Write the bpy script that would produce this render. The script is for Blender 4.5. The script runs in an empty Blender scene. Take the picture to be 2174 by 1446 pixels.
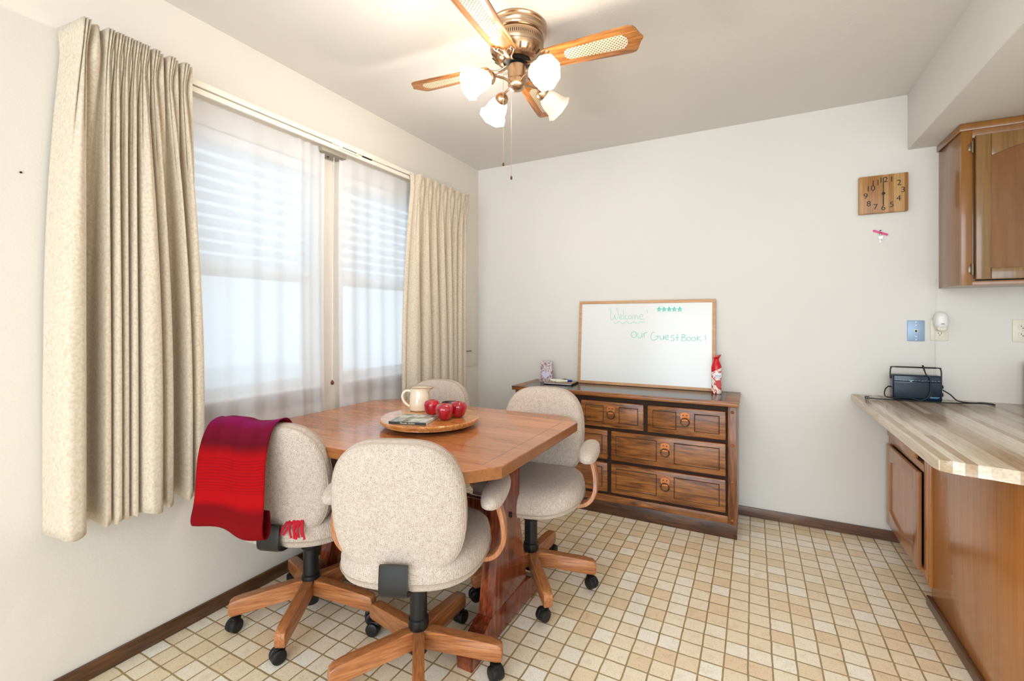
import bpy, bmesh, math, random
from mathutils import Vector, Matrix
random.seed(7)
S = bpy.context.scene
C = S.collection
PI = math.pi
# ---------------- camera, world, large lights, exposure ----------------
cam = bpy.data.cameras.new('camera'); co = bpy.data.objects.new('camera', cam); C.objects.link(co)
co.location = (1.9963, -3.2111, 1.2198); co.rotation_euler = (PI/2, 0, 0.48307)
cam.sensor_width = 36; cam.lens = 976.67*36/2174; cam.shift_y = -(723-678.12)/2174; cam.clip_start = 0.05
S.camera = co
w = bpy.data.worlds.new('world'); S.world = w; w.use_nodes = True
w.node_tree.nodes['Background'].inputs[0].default_value = (0.70, 0.87, 1.0, 1)
w.node_tree.nodes['Background'].inputs[1].default_value = 1.30
S.view_settings.view_transform = 'Standard'; S.view_settings.look = 'None'
S.view_settings.exposure = 0.23; S.view_settings.gamma = 1.0; S.view_settings.use_curve_mapping = False

def area(name, loc, rot, sx, sy, power, col):
    l = bpy.data.lights.new(name, 'AREA'); l.shape = 'RECTANGLE'; l.size = sx; l.size_y = sy
    l.energy = power; l.color = col
    o = bpy.data.objects.new(name, l); C.objects.link(o); o.location = loc; o.rotation_euler = rot
    return o
# added fill lights: one in the opening behind the camera, one over the kitchen
area('added_rear_fill', (2.2, -5.28, 1.25), (PI/2, 0, 0), 3.4, 2.1, 90, (0.86, 0.94, 1.0))
area('added_kitchen_fill', (3.75, -2.9, 2.40), (0, 0, 0), 1.1, 0.35, 26, (1.0, 0.97, 0.93))

# ---------------- material helpers ----------------
def lin(c):
    return tuple(((v/255.0)/12.92 if v/255.0 <= 0.04045 else ((v/255.0+0.055)/1.055)**2.4) for v in c)+(1,)
def mat(name, col, rough=0.5, metal=0.0, **kw):
    m = bpy.data.materials.new(name); m.use_nodes = True
    b = m.node_tree.nodes['Principled BSDF']
    b.inputs['Base Color'].default_value = lin(col); b.inputs['Roughness'].default_value = rough
    b.inputs['Metallic'].default_value = metal
    for k, v in kw.items():
        b.inputs[k.replace('_', ' ')].default_value = v
    return m
def N(m, t, **kw):
    n = m.node_tree.nodes.new(t)
    for k, v in kw.items(): setattr(n, k, v)
    return n
def L(m, a, b): m.node_tree.links.new(a, b)
def coords(m, scale=(1, 1, 1), loc=(0, 0, 0), kind='Object', rot=(0, 0, 0)):
    t = N(m, 'ShaderNodeTexCoord'); mp = N(m, 'ShaderNodeMapping')
    mp.inputs['Scale'].default_value = scale; mp.inputs['Location'].default_value = loc
    mp.inputs['Rotation'].default_value = rot
    L(m, t.outputs[kind], mp.inputs['Vector']); return mp.outputs['Vector']
def noise(m, vec, scale, detail=4, rough=0.55, dist=0.0):
    n = N(m, 'ShaderNodeTexNoise'); n.inputs['Scale'].default_value = scale
    n.inputs['Detail'].default_value = detail; n.inputs['Roughness'].default_value = rough
    n.inputs['Distortion'].default_value = dist
    L(m, vec, n.inputs['Vector']); return n.outputs['Fac']
def ramp(m, fac, stops, interp='LINEAR'):
    r = N(m, 'ShaderNodeValToRGB'); r.color_ramp.interpolation = interp
    e = r.color_ramp.elements
    while len(e) < len(stops): e.new(0.5)
    for i, (p, c) in enumerate(stops): e[i].position = p; e[i].color = lin(c)
    L(m, fac, r.inputs[0]); return r.outputs[0]
def mix(m, f, a, b, mode='MIX'):
    n = N(m, 'ShaderNodeMix'); n.data_type = 'RGBA'; n.blend_type = mode
    if isinstance(f, (int, float)): n.inputs[0].default_value = f
    else: L(m, f, n.inputs[0])
    for s, v in ((n.inputs[6], a), (n.inputs[7], b)):
        if isinstance(v, tuple): s.default_value = v
        else: L(m, v, s)
    return n.outputs[2]
def mth(m, op, a, b=None, c=None):
    n = N(m, 'ShaderNodeMath', operation=op)
    for i, v in enumerate((a, b, c)):
        if v is None: continue
        if isinstance(v, (int, float)): n.inputs[i].default_value = v
        else: L(m, v, n.inputs[i])
    return n.outputs[0]
def bump(m, h, strength=0.3, dist=0.01):
    n = N(m, 'ShaderNodeBump'); n.inputs['Strength'].default_value = strength; n.inputs['Distance'].default_value = dist
    L(m, h, n.inputs['Height']); L(m, n.outputs[0], m.node_tree.nodes['Principled BSDF'].inputs['Normal'])
def base(m, c): L(m, c, m.node_tree.nodes['Principled BSDF'].inputs['Base Color'])

def wood(name, dark, midc, light, axis='x', s=1.0, rough=0.3, coat=0.0, contrast=1.0, fineamt=0.45):
    m = mat(name, midc, rough); b = m.node_tree.nodes['Principled BSDF']
    b.inputs['Coat Weight'].default_value = coat; b.inputs['Coat Roughness'].default_value = 0.08
    a, c = 1.6*s, 16*s
    sc = {'x': (a, c, c), 'y': (c, a, c), 'z': (c, c, a)}[axis]
    v = coords(m, sc)
    n1 = noise(m, v, 1.6, 5, 0.6, 0.9)
    sc2 = {'x': (6*s, 120*s, 120*s), 'y': (120*s, 6*s, 120*s), 'z': (120*s, 120*s, 6*s)}[axis]
    n2 = noise(m, coords(m, sc2), 1.0, 3, 0.6)
    k = 0.13/contrast
    col = ramp(m, n1, [(0.5-k*1.6, dark), (0.5, midc), (0.5+k*1.6, light)])
    fine = ramp(m, n2, [(0.36, (150, 140, 130)), (0.56, (255, 255, 255))])
    base(m, mix(m, fineamt, col, fine, 'MULTIPLY'))
    bump(m, n2, 0.03, 0.0015)
    return m

M = {}
# painted wall / ceiling with orange-peel texture
def paint(name, col, amt=0.12, sc=120):
    m = mat(name, col, 0.75)
    v = coords(m)
    base(m, mix(m, noise(m, v, 1.3, 2), lin(col), lin(tuple(int(x*0.975) for x in col))))
    bump(m, noise(m, v, sc, 3), amt, 0.004); return m
M['wall'] = paint('wall_paint', (229, 226, 220), 0.10)
M['wall_warm'] = paint('left_wall_paint', (227, 219, 208), 0.14)
M['ceil'] = paint('ceiling_paint', (228, 223, 216), 0.16, 110)
M['white'] = mat('white_vinyl', (238, 238, 236), 0.35)
M['rod'] = mat('cream_enamel', (236, 228, 214), 0.22)
M['black'] = mat('black_plastic', (20, 21, 24), 0.32)
M['blackrub'] = mat('black_rubber', (14, 15, 17), 0.45)
M['blackgap'] = mat('dark_gap', (28, 20, 14), 0.8)
M['brass'] = mat('antique_brass', (188, 160, 132), 0.27, 1.0)
M['brassdark'] = mat('dark_brass', (90, 70, 50), 0.5, 0.8)  # darker brass for the motor slots and chain knobs
M['steel'] = mat('steel', (176, 178, 180), 0.3, 1.0)
M['hingem'] = mat('antique_hinge', (128, 112, 92), .35, .85)
M['iron'] = mat('dark_iron', (70, 62, 54), 0.35, 0.9)
M['copper'] = mat('copper_plate', (206, 128, 72), 0.4, 0.3)

# floor: 3 inch embossed vinyl squares
def floor_mat():
    m = mat('vinyl_floor', (215, 195, 165), 0.34)
    v0 = coords(m)
    wob = N(m, 'ShaderNodeTexNoise'); wob.inputs['Scale'].default_value = 16; wob.inputs['Detail'].default_value = 3
    L(m, v0, wob.inputs['Vector'])
    vm = N(m, 'ShaderNodeVectorMath', operation='MULTIPLY_ADD')
    L(m, wob.outputs['Color'], vm.inputs[0]); vm.inputs[1].default_value = (0.006, 0.006, 0); vm.inputs[2].default_value = (-0.0018, -0.0126, 0)
    ad = N(m, 'ShaderNodeVectorMath', operation='ADD'); L(m, v0, ad.inputs[0]); L(m, vm.outputs[0], ad.inputs[1])
    br = N(m, 'ShaderNodeTexBrick'); br.offset = 0.0; br.squash = 1.0
    br.inputs['Scale'].default_value = 1.0; br.inputs['Brick Width'].default_value = 0.0762; br.inputs['Row Height'].default_value = 0.0762
    br.inputs['Mortar Size'].default_value = 0.0034; br.inputs['Mortar Smooth'].default_value = 0.25; br.inputs['Bias'].default_value = 0.0
    br.inputs['Color1'].default_value = (0, 0, 0, 1); br.inputs['Color2'].default_value = (1, 1, 1, 1); br.inputs['Mortar'].default_value = (0.5, 0.5, 0.5, 1)
    L(m, ad.outputs[0], br.inputs['Vector'])
    t = ramp(m, br.outputs['Color'], [(0.0, (238, 216, 182)), (0.35, (247, 231, 205)), (0.7, (252, 240, 220)), (1.0, (255, 250, 238))])
    blot = ramp(m, noise(m, v0, 24, 6, 0.7), [(0.30, (216, 194, 160)), (0.48, (252, 248, 242)), (0.7, (255, 255, 252))])
    t = mix(m, 0.42, t, blot, 'MULTIPLY')
    speck = ramp(m, noise(m, v0, 170, 4, 0.75), [(0.34, (160, 136, 104)), (0.47, (255, 255, 255))])
    t = mix(m, 0.44, t, speck, 'MULTIPLY')
    g = ramp(m, noise(m, v0, 9, 3), [(0.35, (152, 130, 92)), (0.65, (178, 150, 106))])
    base(m, mix(m, br.outputs['Fac'], t, g))
    h = mth(m, 'SUBTRACT', mth(m, 'MULTIPLY', noise(m, v0, 90, 4), 0.3), br.outputs['Fac'])
    bump(m, h, 0.35, 0.003)
    return m
M['floor'] = floor_mat()

def fabric_chair():
    m = mat('tweed', (205, 188, 168), 0.95)
    m.node_tree.nodes['Principled BSDF'].inputs['Sheen Weight'].default_value = 0.2
    v = coords(m, (1, 1, 0.5))
    n = noise(m, v, 720, 2, 0.6)
    c1 = ramp(m, noise(m, coords(m), 90, 3), [(0.35, (200, 184, 170)), (0.65, (214, 200, 188))])
    fl = ramp(m, n, [(0.33, (118, 96, 82)), (0.40, (200, 184, 170)), (0.46, (255, 255, 255))])
    c = mix(m, 0.85, c1, fl, 'MULTIPLY')
    wv = N(m, 'ShaderNodeTexWave', wave_type='BANDS', bands_direction='X'); wv.inputs['Scale'].default_value = 70
    wv.inputs['Distortion'].default_value = 1.5; wv.inputs['Detail'].default_value = 1
    L(m, coords(m), wv.inputs['Vector'])
    sh = ramp(m, wv.outputs['Fac'], [(0.0, (222, 214, 206)), (0.6, (255, 255, 255))])
    base(m, mix(m, 0.6, c, sh, 'MULTIPLY'))
    bump(m, mth(m, 'ADD', wv.outputs['Fac'], n), 0.35, 0.002)
    return m
M['tweed'] = fabric_chair()
M['piping'] = mat('tweed_piping', (176, 158, 140), 0.9)

def brocade():
    m = mat('brocade', (212, 194, 162), 0.8)
    m.node_tree.nodes['Principled BSDF'].inputs['Sheen Weight'].default_value = 0.25
    v = coords(m, (1, 1, 0.8))
    vo = N(m, 'ShaderNodeTexVoronoi', feature='SMOOTH_F1'); vo.inputs['Scale'].default_value = 150
    dn = N(m, 'ShaderNodeTexNoise'); dn.inputs['Scale'].default_value = 40; L(m, v, dn.inputs['Vector'])
    ad = N(m, 'ShaderNodeVectorMath', operation='MULTIPLY_ADD'); L(m, dn.outputs['Color'], ad.inputs[0]); ad.inputs[1].default_value = (.02, .02, .02); L(m, v, ad.inputs[2])
    L(m, ad.outputs[0], vo.inputs['Vector'])
    base(m, ramp(m, vo.outputs['Distance'], [(0.25, (214, 200, 180)), (0.7, (198, 181, 158))]))
    bump(m, vo.outputs['Distance'], 0.2, 0.0015)
    return m
M['drape'] = brocade()
M['lining'] = mat('drape_lining', (226, 220, 206), 0.9)

def sheer():
    m = bpy.data.materials.new('sheer_voile'); m.use_nodes = True; nt = m.node_tree; nt.nodes.clear()
    out = nt.nodes.new('ShaderNodeOutputMaterial')
    tr = nt.nodes.new('ShaderNodeBsdfTransparent'); tl = nt.nodes.new('ShaderNodeBsdfTranslucent'); df = nt.nodes.new('ShaderNodeBsdfDiffuse')
    tr.inputs[0].default_value = (1, 1, 1, 1); tl.inputs[0].default_value = (.93, .94, .96, 1); df.inputs[0].default_value = (.93, .93, .95, 1)
    m1 = nt.nodes.new('ShaderNodeMixShader'); m1.inputs[0].default_value = 0.55
    m2 = nt.nodes.new('ShaderNodeMixShader')
    nt.links.new(tl.outputs[0], m1.inputs[1]); nt.links.new(df.outputs[0], m1.inputs[2])
    # denser where the cloth is seen edge-on (folds)
    lw = nt.nodes.new('ShaderNodeLayerWeight'); lw.inputs[0].default_value = 0.35
    mp = nt.nodes.new('ShaderNodeMapRange'); mp.inputs[3].default_value = 0.72; mp.inputs[4].default_value = 0.84
    nt.links.new(lw.outputs['Facing'], mp.inputs[0]); nt.links.new(mp.outputs[0], m2.inputs[0])
    nt.links.new(tr.outputs[0], m2.inputs[1]); nt.links.new(m1.outputs[0], m2.inputs[2]); nt.links.new(m2.outputs[0], out.inputs[0])
    return m
M['sheer'] = sheer()
def glass():
    m = bpy.data.materials.new('window_glass'); m.use_nodes = True; nt = m.node_tree; nt.nodes.clear()
    out = nt.nodes.new('ShaderNodeOutputMaterial'); tr = nt.nodes.new('ShaderNodeBsdfTransparent'); gl = nt.nodes.new('ShaderNodeBsdfGlossy')
    gl.inputs['Roughness'].default_value = 0.02; mx = nt.nodes.new('ShaderNodeMixShader'); mx.inputs[0].default_value = 0.07
    nt.links.new(tr.outputs[0], mx.inputs[1]); nt.links.new(gl.outputs[0], mx.inputs[2]); nt.links.new(mx.outputs[0], out.inputs[0])
    return m
M['glass'] = glass()
def shade_mat(name, emit):
    m = bpy.data.materials.new(name); m.use_nodes = True; nt = m.node_tree; nt.nodes.clear()
    out = nt.nodes.new('ShaderNodeOutputMaterial')
    tr = nt.nodes.new('ShaderNodeBsdfTransparent'); tl = nt.nodes.new('ShaderNodeBsdfTranslucent'); pr = nt.nodes.new('ShaderNodeBsdfPrincipled')
    tl.inputs[0].default_value = (.95, .92, .88, 1); tr.inputs[0].default_value = (1, .97, .92, 1)
    pr.inputs['Base Color'].default_value = (.9, .84, .78, 1); pr.inputs['Roughness'].default_value = 0.2
    pr.inputs['Emission Color'].default_value = (1, .95, .88, 1); pr.inputs['Emission Strength'].default_value = emit
    a = nt.nodes.new('ShaderNodeMixShader'); a.inputs[0].default_value = 0.5
    b = nt.nodes.new('ShaderNodeMixShader'); b.inputs[0].default_value = 0.55
    nt.links.new(tl.outputs[0], a.inputs[1]); nt.links.new(pr.outputs[0], a.inputs[2])
    nt.links.new(tr.outputs[0], b.inputs[1]); nt.links.new(a.outputs[0], b.inputs[2]); nt.links.new(b.outputs[0], out.inputs[0])
    return m
M['shade_lit'] = shade_mat('lit_glass_shade', 5.0)
M['shade_off'] = shade_mat('unlit_glass_shade', 0.0)
M['shade_off'].node_tree.nodes['Mix Shader.001'].inputs[0].default_value = 0.8
def emis(name, col, s):
    m = mat(name, col, 0.4); b = m.node_tree.nodes['Principled BSDF']
    b.inputs['Emission Color'].default_value = lin(col); b.inputs['Emission Strength'].default_value = s; return m
M['bulb'] = emis('lit_bulb', (255, 244, 225), 12)
M['bulb_off'] = mat('unlit_bulb', (240, 236, 228), 0.2)
M['diffuser'] = emis('added_lamp_diffuser', (255, 248, 236), 4)  # glowing face of the added kitchen lamp

M['table_top'] = wood('table_top_wood', (176, 102, 56), (202, 128, 78), (216, 146, 96), 'x', 1.0, 0.2, 0.35, 0.7, 0.3)
M['table_edge'] = wood('table_edge_wood', (132, 76, 36), (152, 92, 46), (170, 108, 60), 'x', 1.5, 0.28, 0.3, .6, .3)
M['trestle'] = wood('trestle_wood', (78, 26, 14), (116, 48, 26), (160, 84, 44), 'z', 1.2, 0.22, 0.6, 1.1)
M['oak'] = wood('oak_leg', (150, 88, 48), (184, 116, 68), (204, 140, 90), 'x', 2.0, 0.35, 0.3)
M['oak_arm'] = wood('oak_arm', (160, 96, 58), (190, 122, 80), (206, 142, 102), 'z', 2.0, 0.35, 0.3)
M['dresser'] = wood('dresser_oak', (92, 50, 20), (146, 88, 40), (176, 114, 58), 'x', 1.8, 0.38, 0.2, 1.25)
M['dresser_v'] = wood('dresser_oak_upright', (84, 44, 16), (132, 76, 34), (164, 102, 50), 'z', 1.8, 0.38, 0.2, 1.25)
M['dresser_dark'] = wood('dresser_oak_dark', (48, 26, 12), (84, 50, 26), (112, 70, 38), 'x', 1.8, 0.4, 0.15, 1.2)
M['slate'] = mat('black_laminate', (58, 54, 50), 0.16)
M['cab'] = wood('cabinet_birch', (166, 104, 50), (184, 120, 62), (196, 134, 76), 'z', 0.5, 0.25, 0.35, 0.45, 0.18)
M['cab_door'] = wood('cabinet_door', (150, 98, 58), (170, 114, 70), (184, 128, 84), 'z', 0.6, 0.28, 0.4, 0.5, 0.2)
M['upcab'] = wood('upper_cabinet', (122, 76, 28), (142, 92, 36), (158, 107, 48), 'z', 0.6, 0.28, 0.4, 0.5, 0.2)
M['up_frame'] = wood('upper_frame', (116, 82, 42), (134, 98, 54), (148, 112, 66), 'z', 0.8, 0.3, 0.4, 0.5, 0.25)
M['up_panel'] = wood('upper_panel', (112, 70, 32), (132, 86, 42), (148, 102, 56), 'z', 0.45, 0.24, 0.5, 0.5, 0.2)
M['baseb'] = wood('baseboard_wood', (70, 42, 22), (94, 60, 34), (112, 76, 46), 'y', 1.5, 0.4, 0.2)
M['baseb_back'] = wood('baseboard_wood_back', (84, 58, 46), (110, 80, 64), (130, 98, 80), 'x', 1.5, 0.4, 0.2)
M['sill'] = wood('window_apron_wood', (84, 58, 46), (104, 76, 62), (122, 92, 78), 'y', 1.5, 0.5)
M['lightframe'] = wood('whiteboard_frame_wood', (188, 140, 98), (208, 160, 118), (220, 174, 134), 'x', 1.2, 0.5, 0, .6, .2)
M['pink'] = mat('pink_plastic', (232, 70, 140), 0.4)
M['silver_key'] = mat('nickel', (214, 214, 210), 0.35, 0.6)
M['outlet'] = mat('ivory_plastic', (228, 222, 204), 0.35)
M['plate_metal'] = mat('brushed_plate', (150, 172, 198), 0.45, 0.35)
M['board'] = mat('dry_erase_surface', (234, 235, 234), 0.18)
M['teal'] = mat('teal_marker', (84, 214, 192), 0.5)
M['teal_pale'] = mat('faded_teal_marker', (146, 212, 202), 0.5)
M['cream'] = mat('cream_glaze', (236, 220, 196), 0.12, 0.0, Coat_Weight=0.5)
M['creamrim'] = mat('brown_rim', (150, 110, 80), 0.3)
def apple_mat():
    m = mat('apple_skin', (178, 12, 34), 0.12, 0.0, Coat_Weight=0.6)
    base(m, ramp(m, noise(m, coords(m, (1, 1, 0.4)), 28, 3), [(0.35, (140, 6, 30)), (0.7, (204, 22, 44))])); return m
M['apple'] = apple_mat()
M['stem'] = mat('stem_brown', (80, 50, 30), 0.7)
M['darkbowl'] = mat('dark_glazed_bowl', (84, 30, 26), 0.15)
M['susan'] = wood('lazy_susan_oak', (176, 104, 44), (206, 138, 72), (222, 162, 98), 'x', 2.0, 0.16, 0.6)
M['paper'] = mat('paper', (232, 226, 214), 0.8)

# ---------------- mesh helpers ----------------
def bm_box(bm, a, b, bev=0.0, seg=2, mtx=None):
    r = bmesh.ops.create_cube(bm, size=1.0); vs = r['verts']
    c = [(a[i]+b[i])/2 for i in range(3)]; s = [abs(b[i]-a[i]) for i in range(3)]
    for v in vs: v.co = Vector((c[0]+v.co.x*s[0], c[1]+v.co.y*s[1], c[2]+v.co.z*s[2]))
    if bev > 0:
        es = list({e for v in vs for e in v.link_edges})
        r2 = bmesh.ops.bevel(bm, geom=es, offset=min(bev, min(s)*0.49), segments=seg, affect='EDGES', profile=0.5)
        vs = list({v for f in r2['faces'] for v in f.verts} | {v for v in vs if v.is_valid})
    if mtx is not None:
        for v in vs: v.co = mtx @ v.co
    return vs
def bm_lathe(bm, prof, n=40, mtx=None, cap0=True, cap1=True, rfun=None):
    rings = []
    for j, (r, z) in enumerate(prof):
        ring = []
        for i in range(n):
            a = 2*PI*i/n; rr = r if rfun is None else r*rfun(a, j)
            p = Vector((rr*math.cos(a), rr*math.sin(a), z)); ring.append(bm.verts.new(mtx @ p if mtx is not None else p))
        rings.append(ring)
    for j in range(len(rings)-1):
        for i in range(n):
            k = (i+1) % n
            bm.faces.new((rings[j][i], rings[j][k], rings[j+1][k], rings[j+1][i]))
    if cap0: bm.faces.new(list(reversed(rings[0])))
    if cap1: bm.faces.new(rings[-1])
    return rings
def bm_tube(bm, pts, rad, n=10, caps=True, closed=False):
    pts = [Vector(p) for p in pts]; R = rad if isinstance(rad, (list, tuple)) else [rad]*len(pts)
    rings = []; prev = None
    for i, p in enumerate(pts):
        a = pts[i-1] if (i > 0 or closed) else pts[0]; b = pts[(i+1) % len(pts)] if (i < len(pts)-1 or closed) else pts[-1]
        t = (b-a).normalized()
        if prev is None:
            u = t.orthogonal().normalized()
        else:
            u = (prev - t*prev.dot(t)); u = u.normalized() if u.length > 1e-6 else t.orthogonal().normalized()
        prev = u; v = t.cross(u)
        rings.append([bm.verts.new(p+(u*math.cos(2*PI*k/n)+v*math.sin(2*PI*k/n))*R[i]) for k in range(n)])
    m = len(rings)
    for j in range(m if closed else m-1):
        A = rings[j]; B = rings[(j+1) % m]
        for k in range(n): bm.faces.new((A[k], A[(k+1) % n], B[(k+1) % n], B[k]))
    if caps and not closed:
        bm.faces.new(list(reversed(rings[0]))); bm.faces.new(rings[-1])
def smooth_path(pts, n=8, closed=False):
    P = [Vector(p) for p in pts]; out = []; m = len(P)
    for i in range(m if closed else m-1):
        p0 = P[(i-1) % m] if (closed or i > 0) else P[0]; p1 = P[i]; p2 = P[(i+1) % m]; p3 = P[(i+2) % m] if (closed or i+2 < m) else P[-1]
        for k in range(n):
            t = k/n
            out.append(0.5*((2*p1)+(p2-p0)*t+(2*p0-5*p1+4*p2-p3)*t*t+(3*p1-p0-3*p2+p3)*t**3))
    if not closed: out.append(P[-1])
    return out
def bm_prism(bm, poly, z0, z1, mtx=None, bev=0.0):
    lo = [bm.verts.new(Vector((x, y, z0))) for x, y in poly]; hi = [bm.verts.new(Vector((x, y, z1))) for x, y in poly]
    n = len(poly); fs = [bm.faces.new(list(reversed(lo))), bm.faces.new(hi)]
    for i in range(n): fs.append(bm.faces.new((lo[i], lo[(i+1) % n], hi[(i+1) % n], hi[i])))
    vs = lo+hi
    if bev > 0:
        es = list(set(list(fs[0].edges)+list(fs[1].edges)))
        r = bmesh.ops.bevel(bm, geom=es, offset=bev, segments=2, affect='EDGES', profile=0.5)
        vs = list({v for v in vs if v.is_valid} | {v for f in r['faces'] for v in f.verts})
    if mtx is not None:
        for v in vs: v.co = mtx @ v.co
    return vs
def bm_band(bm, path, wvec, width, thick):
    """flat bentwood band: path of points, width along wvec"""
    P = [Vector(p) for p in path]; W = Vector(wvec).normalized(); rings = []
    for i, p in enumerate(P):
        t = (P[min(i+1, len(P)-1)]-P[max(i-1, 0)]).normalized(); nrm = t.cross(W).normalized()
        a, b, c = W*width/2, nrm*thick/2, 0.72
        ring = [a*c+b, a+b*c, a-b*c, a*c-b, -a*c-b, -a-b*c, -a+b*c, -a*c+b]
        rings.append([bm.verts.new(p+q) for q in ring])
    for j in range(len(rings)-1):
        for k in range(8): bm.faces.new((rings[j][k], rings[j][(k+1) % 8], rings[j+1][(k+1) % 8], rings[j+1][k]))
    bm.faces.new(list(reversed(rings[0]))); bm.faces.new(rings[-1])
def selip(n, a, b, e, f=None):
    out = []
    for i in range(n):
        t = 2*PI*i/n; c, s = math.cos(t), math.sin(t)
        x = a*math.copysign(abs(c)**(2/e), c); y = b*math.copysign(abs(s)**(2/e), s)
        if f: x, y = f(x, y)
        out.append((x, y))
    return out
def bm_cushion(bm, outline, levels, mtx=None, warp=None):
    rings = []
    for s, z in levels:
        ring = []
        for x, y in outline:
            r = math.hypot(x, y); k = s
            p = Vector((x*k, y*k, z))
            if warp: p = warp(p)
            ring.append(bm.verts.new(mtx @ p if mtx is not None else p))
        rings.append(ring)
    n = len(outline)
    for j in range(len(rings)-1):
        for i in range(n): bm.faces.new((rings[j][i], rings[j][(i+1) % n], rings[j+1][(i+1) % n], rings[j+1][i]))
    bm.faces.new(list(reversed(rings[0]))); bm.faces.new(rings[-1])
def bm_grid(bm, rows, uv=True):
    """rows: list of lists of points"""
    V = [[bm.verts.new(Vector(p)) for p in r] for r in rows]
    lay = bm.loops.layers.uv.verify() if uv else None
    for i in range(len(V)-1):
        for j in range(len(V[0])-1):
            f = bm.faces.new((V[i][j], V[i][j+1], V[i+1][j+1], V[i+1][j]))
            if uv:
                for l, (a, b) in zip(f.loops, ((i, j), (i, j+1), (i+1, j+1), (i+1, j))):
                    l[lay].uv = (b/(len(V[0])-1), a/(len(V)-1))
def obj(name, bm, m, parent=None, ang=35, recalc=True):
    if recalc: bmesh.ops.recalc_face_normals(bm, faces=bm.faces[:])
    for f in bm.faces: f.smooth = ang > 0
    for e in bm.edges:
        if len(e.link_faces) == 2 and e.calc_face_angle(0) > math.radians(ang): e.smooth = False
    me = bpy.data.meshes.new(name); bm.to_mesh(me); bm.free()
    for mm in (m if isinstance(m, (list, tuple)) else [m]): me.materials.append(mm)
    o = bpy.data.objects.new(name, me); C.objects.link(o)
    if parent is not None: o.parent = parent
    return o
def NB(): return bmesh.new()
def box(name, a, b, m, parent=None, bev=0.002, mtx=None):
    bm = NB(); bm_box(bm, a, b, bev, 2, mtx); return obj(name, bm, m, parent)
def thing(name, label, cat, loc=(0, 0, 0), rotz=0.0, group=None):
    o = bpy.data.objects.new(name, None); C.objects.link(o); o.location = loc; o.rotation_euler = (0, 0, rotz)
    o.empty_display_size = 0.05; o['label'] = label; o['category'] = cat
    if group: o['group'] = group
    return o
def tag(o, label, cat, group=None):
    o['label'] = label; o['category'] = cat
    if group: o['group'] = group
    return o
def struct(o, label=None):
    o['kind'] = 'structure'
    if label: o['label'] = label
    return o
def dup_tree(root, loc, rotz, label):
    def cp(o, par):
        c = o.copy(); C.objects.link(c); c.parent = par
        for ch in list(o.children): cp(ch, c)
        return c
    r = cp(root, None); r.location = loc; r.rotation_euler = (0, 0, rotz); r['label'] = label
    return r
def text_bm(s, size, mtx, depth=0.0006, align='CENTER', bm=None, shear=0.0, space=1.0, offset=0.0):
    cu = bpy.data.curves.new('glyphs', 'FONT'); cu.body = s; cu.size = size; cu.extrude = depth; cu.align_x = align; cu.align_y = 'CENTER'
    cu.shear = shear; cu.space_character = space; cu.offset = offset
    o = bpy.data.objects.new('glyphs', cu); C.objects.link(o)
    dg = bpy.context.evaluated_depsgraph_get(); dg.update()
    me = bpy.data.meshes.new_from_object(o.evaluated_get(dg))
    bpy.data.objects.remove(o)
    me.transform(mtx)
    bm = bm or NB(); bm.from_mesh(me); bpy.data.meshes.remove(me); return bm

# ---------------- room shell ----------------
H = 2.44; XR = 4.7; YF = -5.2
W1 = (-2.44, -1.555); W2 = (-1.405, -0.52); WZ = (0.87, 2.02)
def wall_with_holes(bm, fixed, thick, u0, u1, z0, z1, holes, axis):
    us = sorted({u0, u1, *[h[0] for h in holes], *[h[1] for h in holes]})
    zs = sorted({z0, z1, *[h[2] for h in holes], *[h[3] for h in holes]})
    for i in range(len(us)-1):
        for k in range(len(zs)-1):
            cu, cz = (us[i]+us[i+1])/2, (zs[k]+zs[k+1])/2
            if any(h[0] < cu < h[1] and h[2] < cz < h[3] for h in holes): continue
            if axis == 'x': bm_box(bm, (fixed, us[i], zs[k]), (fixed+thick, us[i+1], zs[k+1]))
            else: bm_box(bm, (us[i], fixed, zs[k]), (us[i+1], fixed+thick, zs[k+1]))
struct(box('floor', (-0.15, YF-0.15, -0.1), (XR+0.15, 0.15, 0), M['floor'], bev=0), 'beige three inch square patterned vinyl floor')
struct(box('ceiling', (-0.15, YF-0.15, H), (XR+0.15, 0.15, H+0.1), M['ceil'], bev=0), 'off-white textured ceiling')
struct(box('wall_back', (-0.15, 0, 0), (XR+0.15, 0.15, H), M['wall'], bev=0), 'off-white wall behind the dresser')
bm = NB(); wall_with_holes(bm, -0.15, 0.15, YF, 0.0, 0, H, [(W1[0], W1[1], *WZ), (W2[0], W2[1], *WZ)], 'x')
struct(obj('wall_left', bm, M['wall_warm'], None, 0), 'cream wall with the two windows')
struct(box('wall_right', (XR, YF, 0), (XR+0.15, 0, H), M['wall'], bev=0), 'kitchen wall outside the frame')
bm = NB(); wall_with_holes(bm, YF-0.15, 0.15, -0.15, XR+0.15, 0, H, [(0.45, 3.95, 0.05, 2.3)], 'y')  # the opening is added to hold the rear fill light
struct(obj('wall_front', bm, M['wall'], None, 0), 'wall behind the camera with a wide opening added for fill light')
struct(box('trim_1', (2.7385, -3.3, 2.14), (XR, 0, H), M['wall'], bev=0.001), 'dropped white soffit above the upper cabinet')
def baseboard(name, a, b, m, label):
    struct(box(name, a, b, m, bev=0.003), label)
baseboard('baseboard_left', (0, YF, 0), (0.012, -0.0, 0.058), M['baseb'], 'brown baseboard under the windows')
baseboard('baseboard_back', (0.012, -0.012, 0), (2.74, 0, 0.058), M['baseb_back'], 'brown baseboard behind the dresser')

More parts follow.
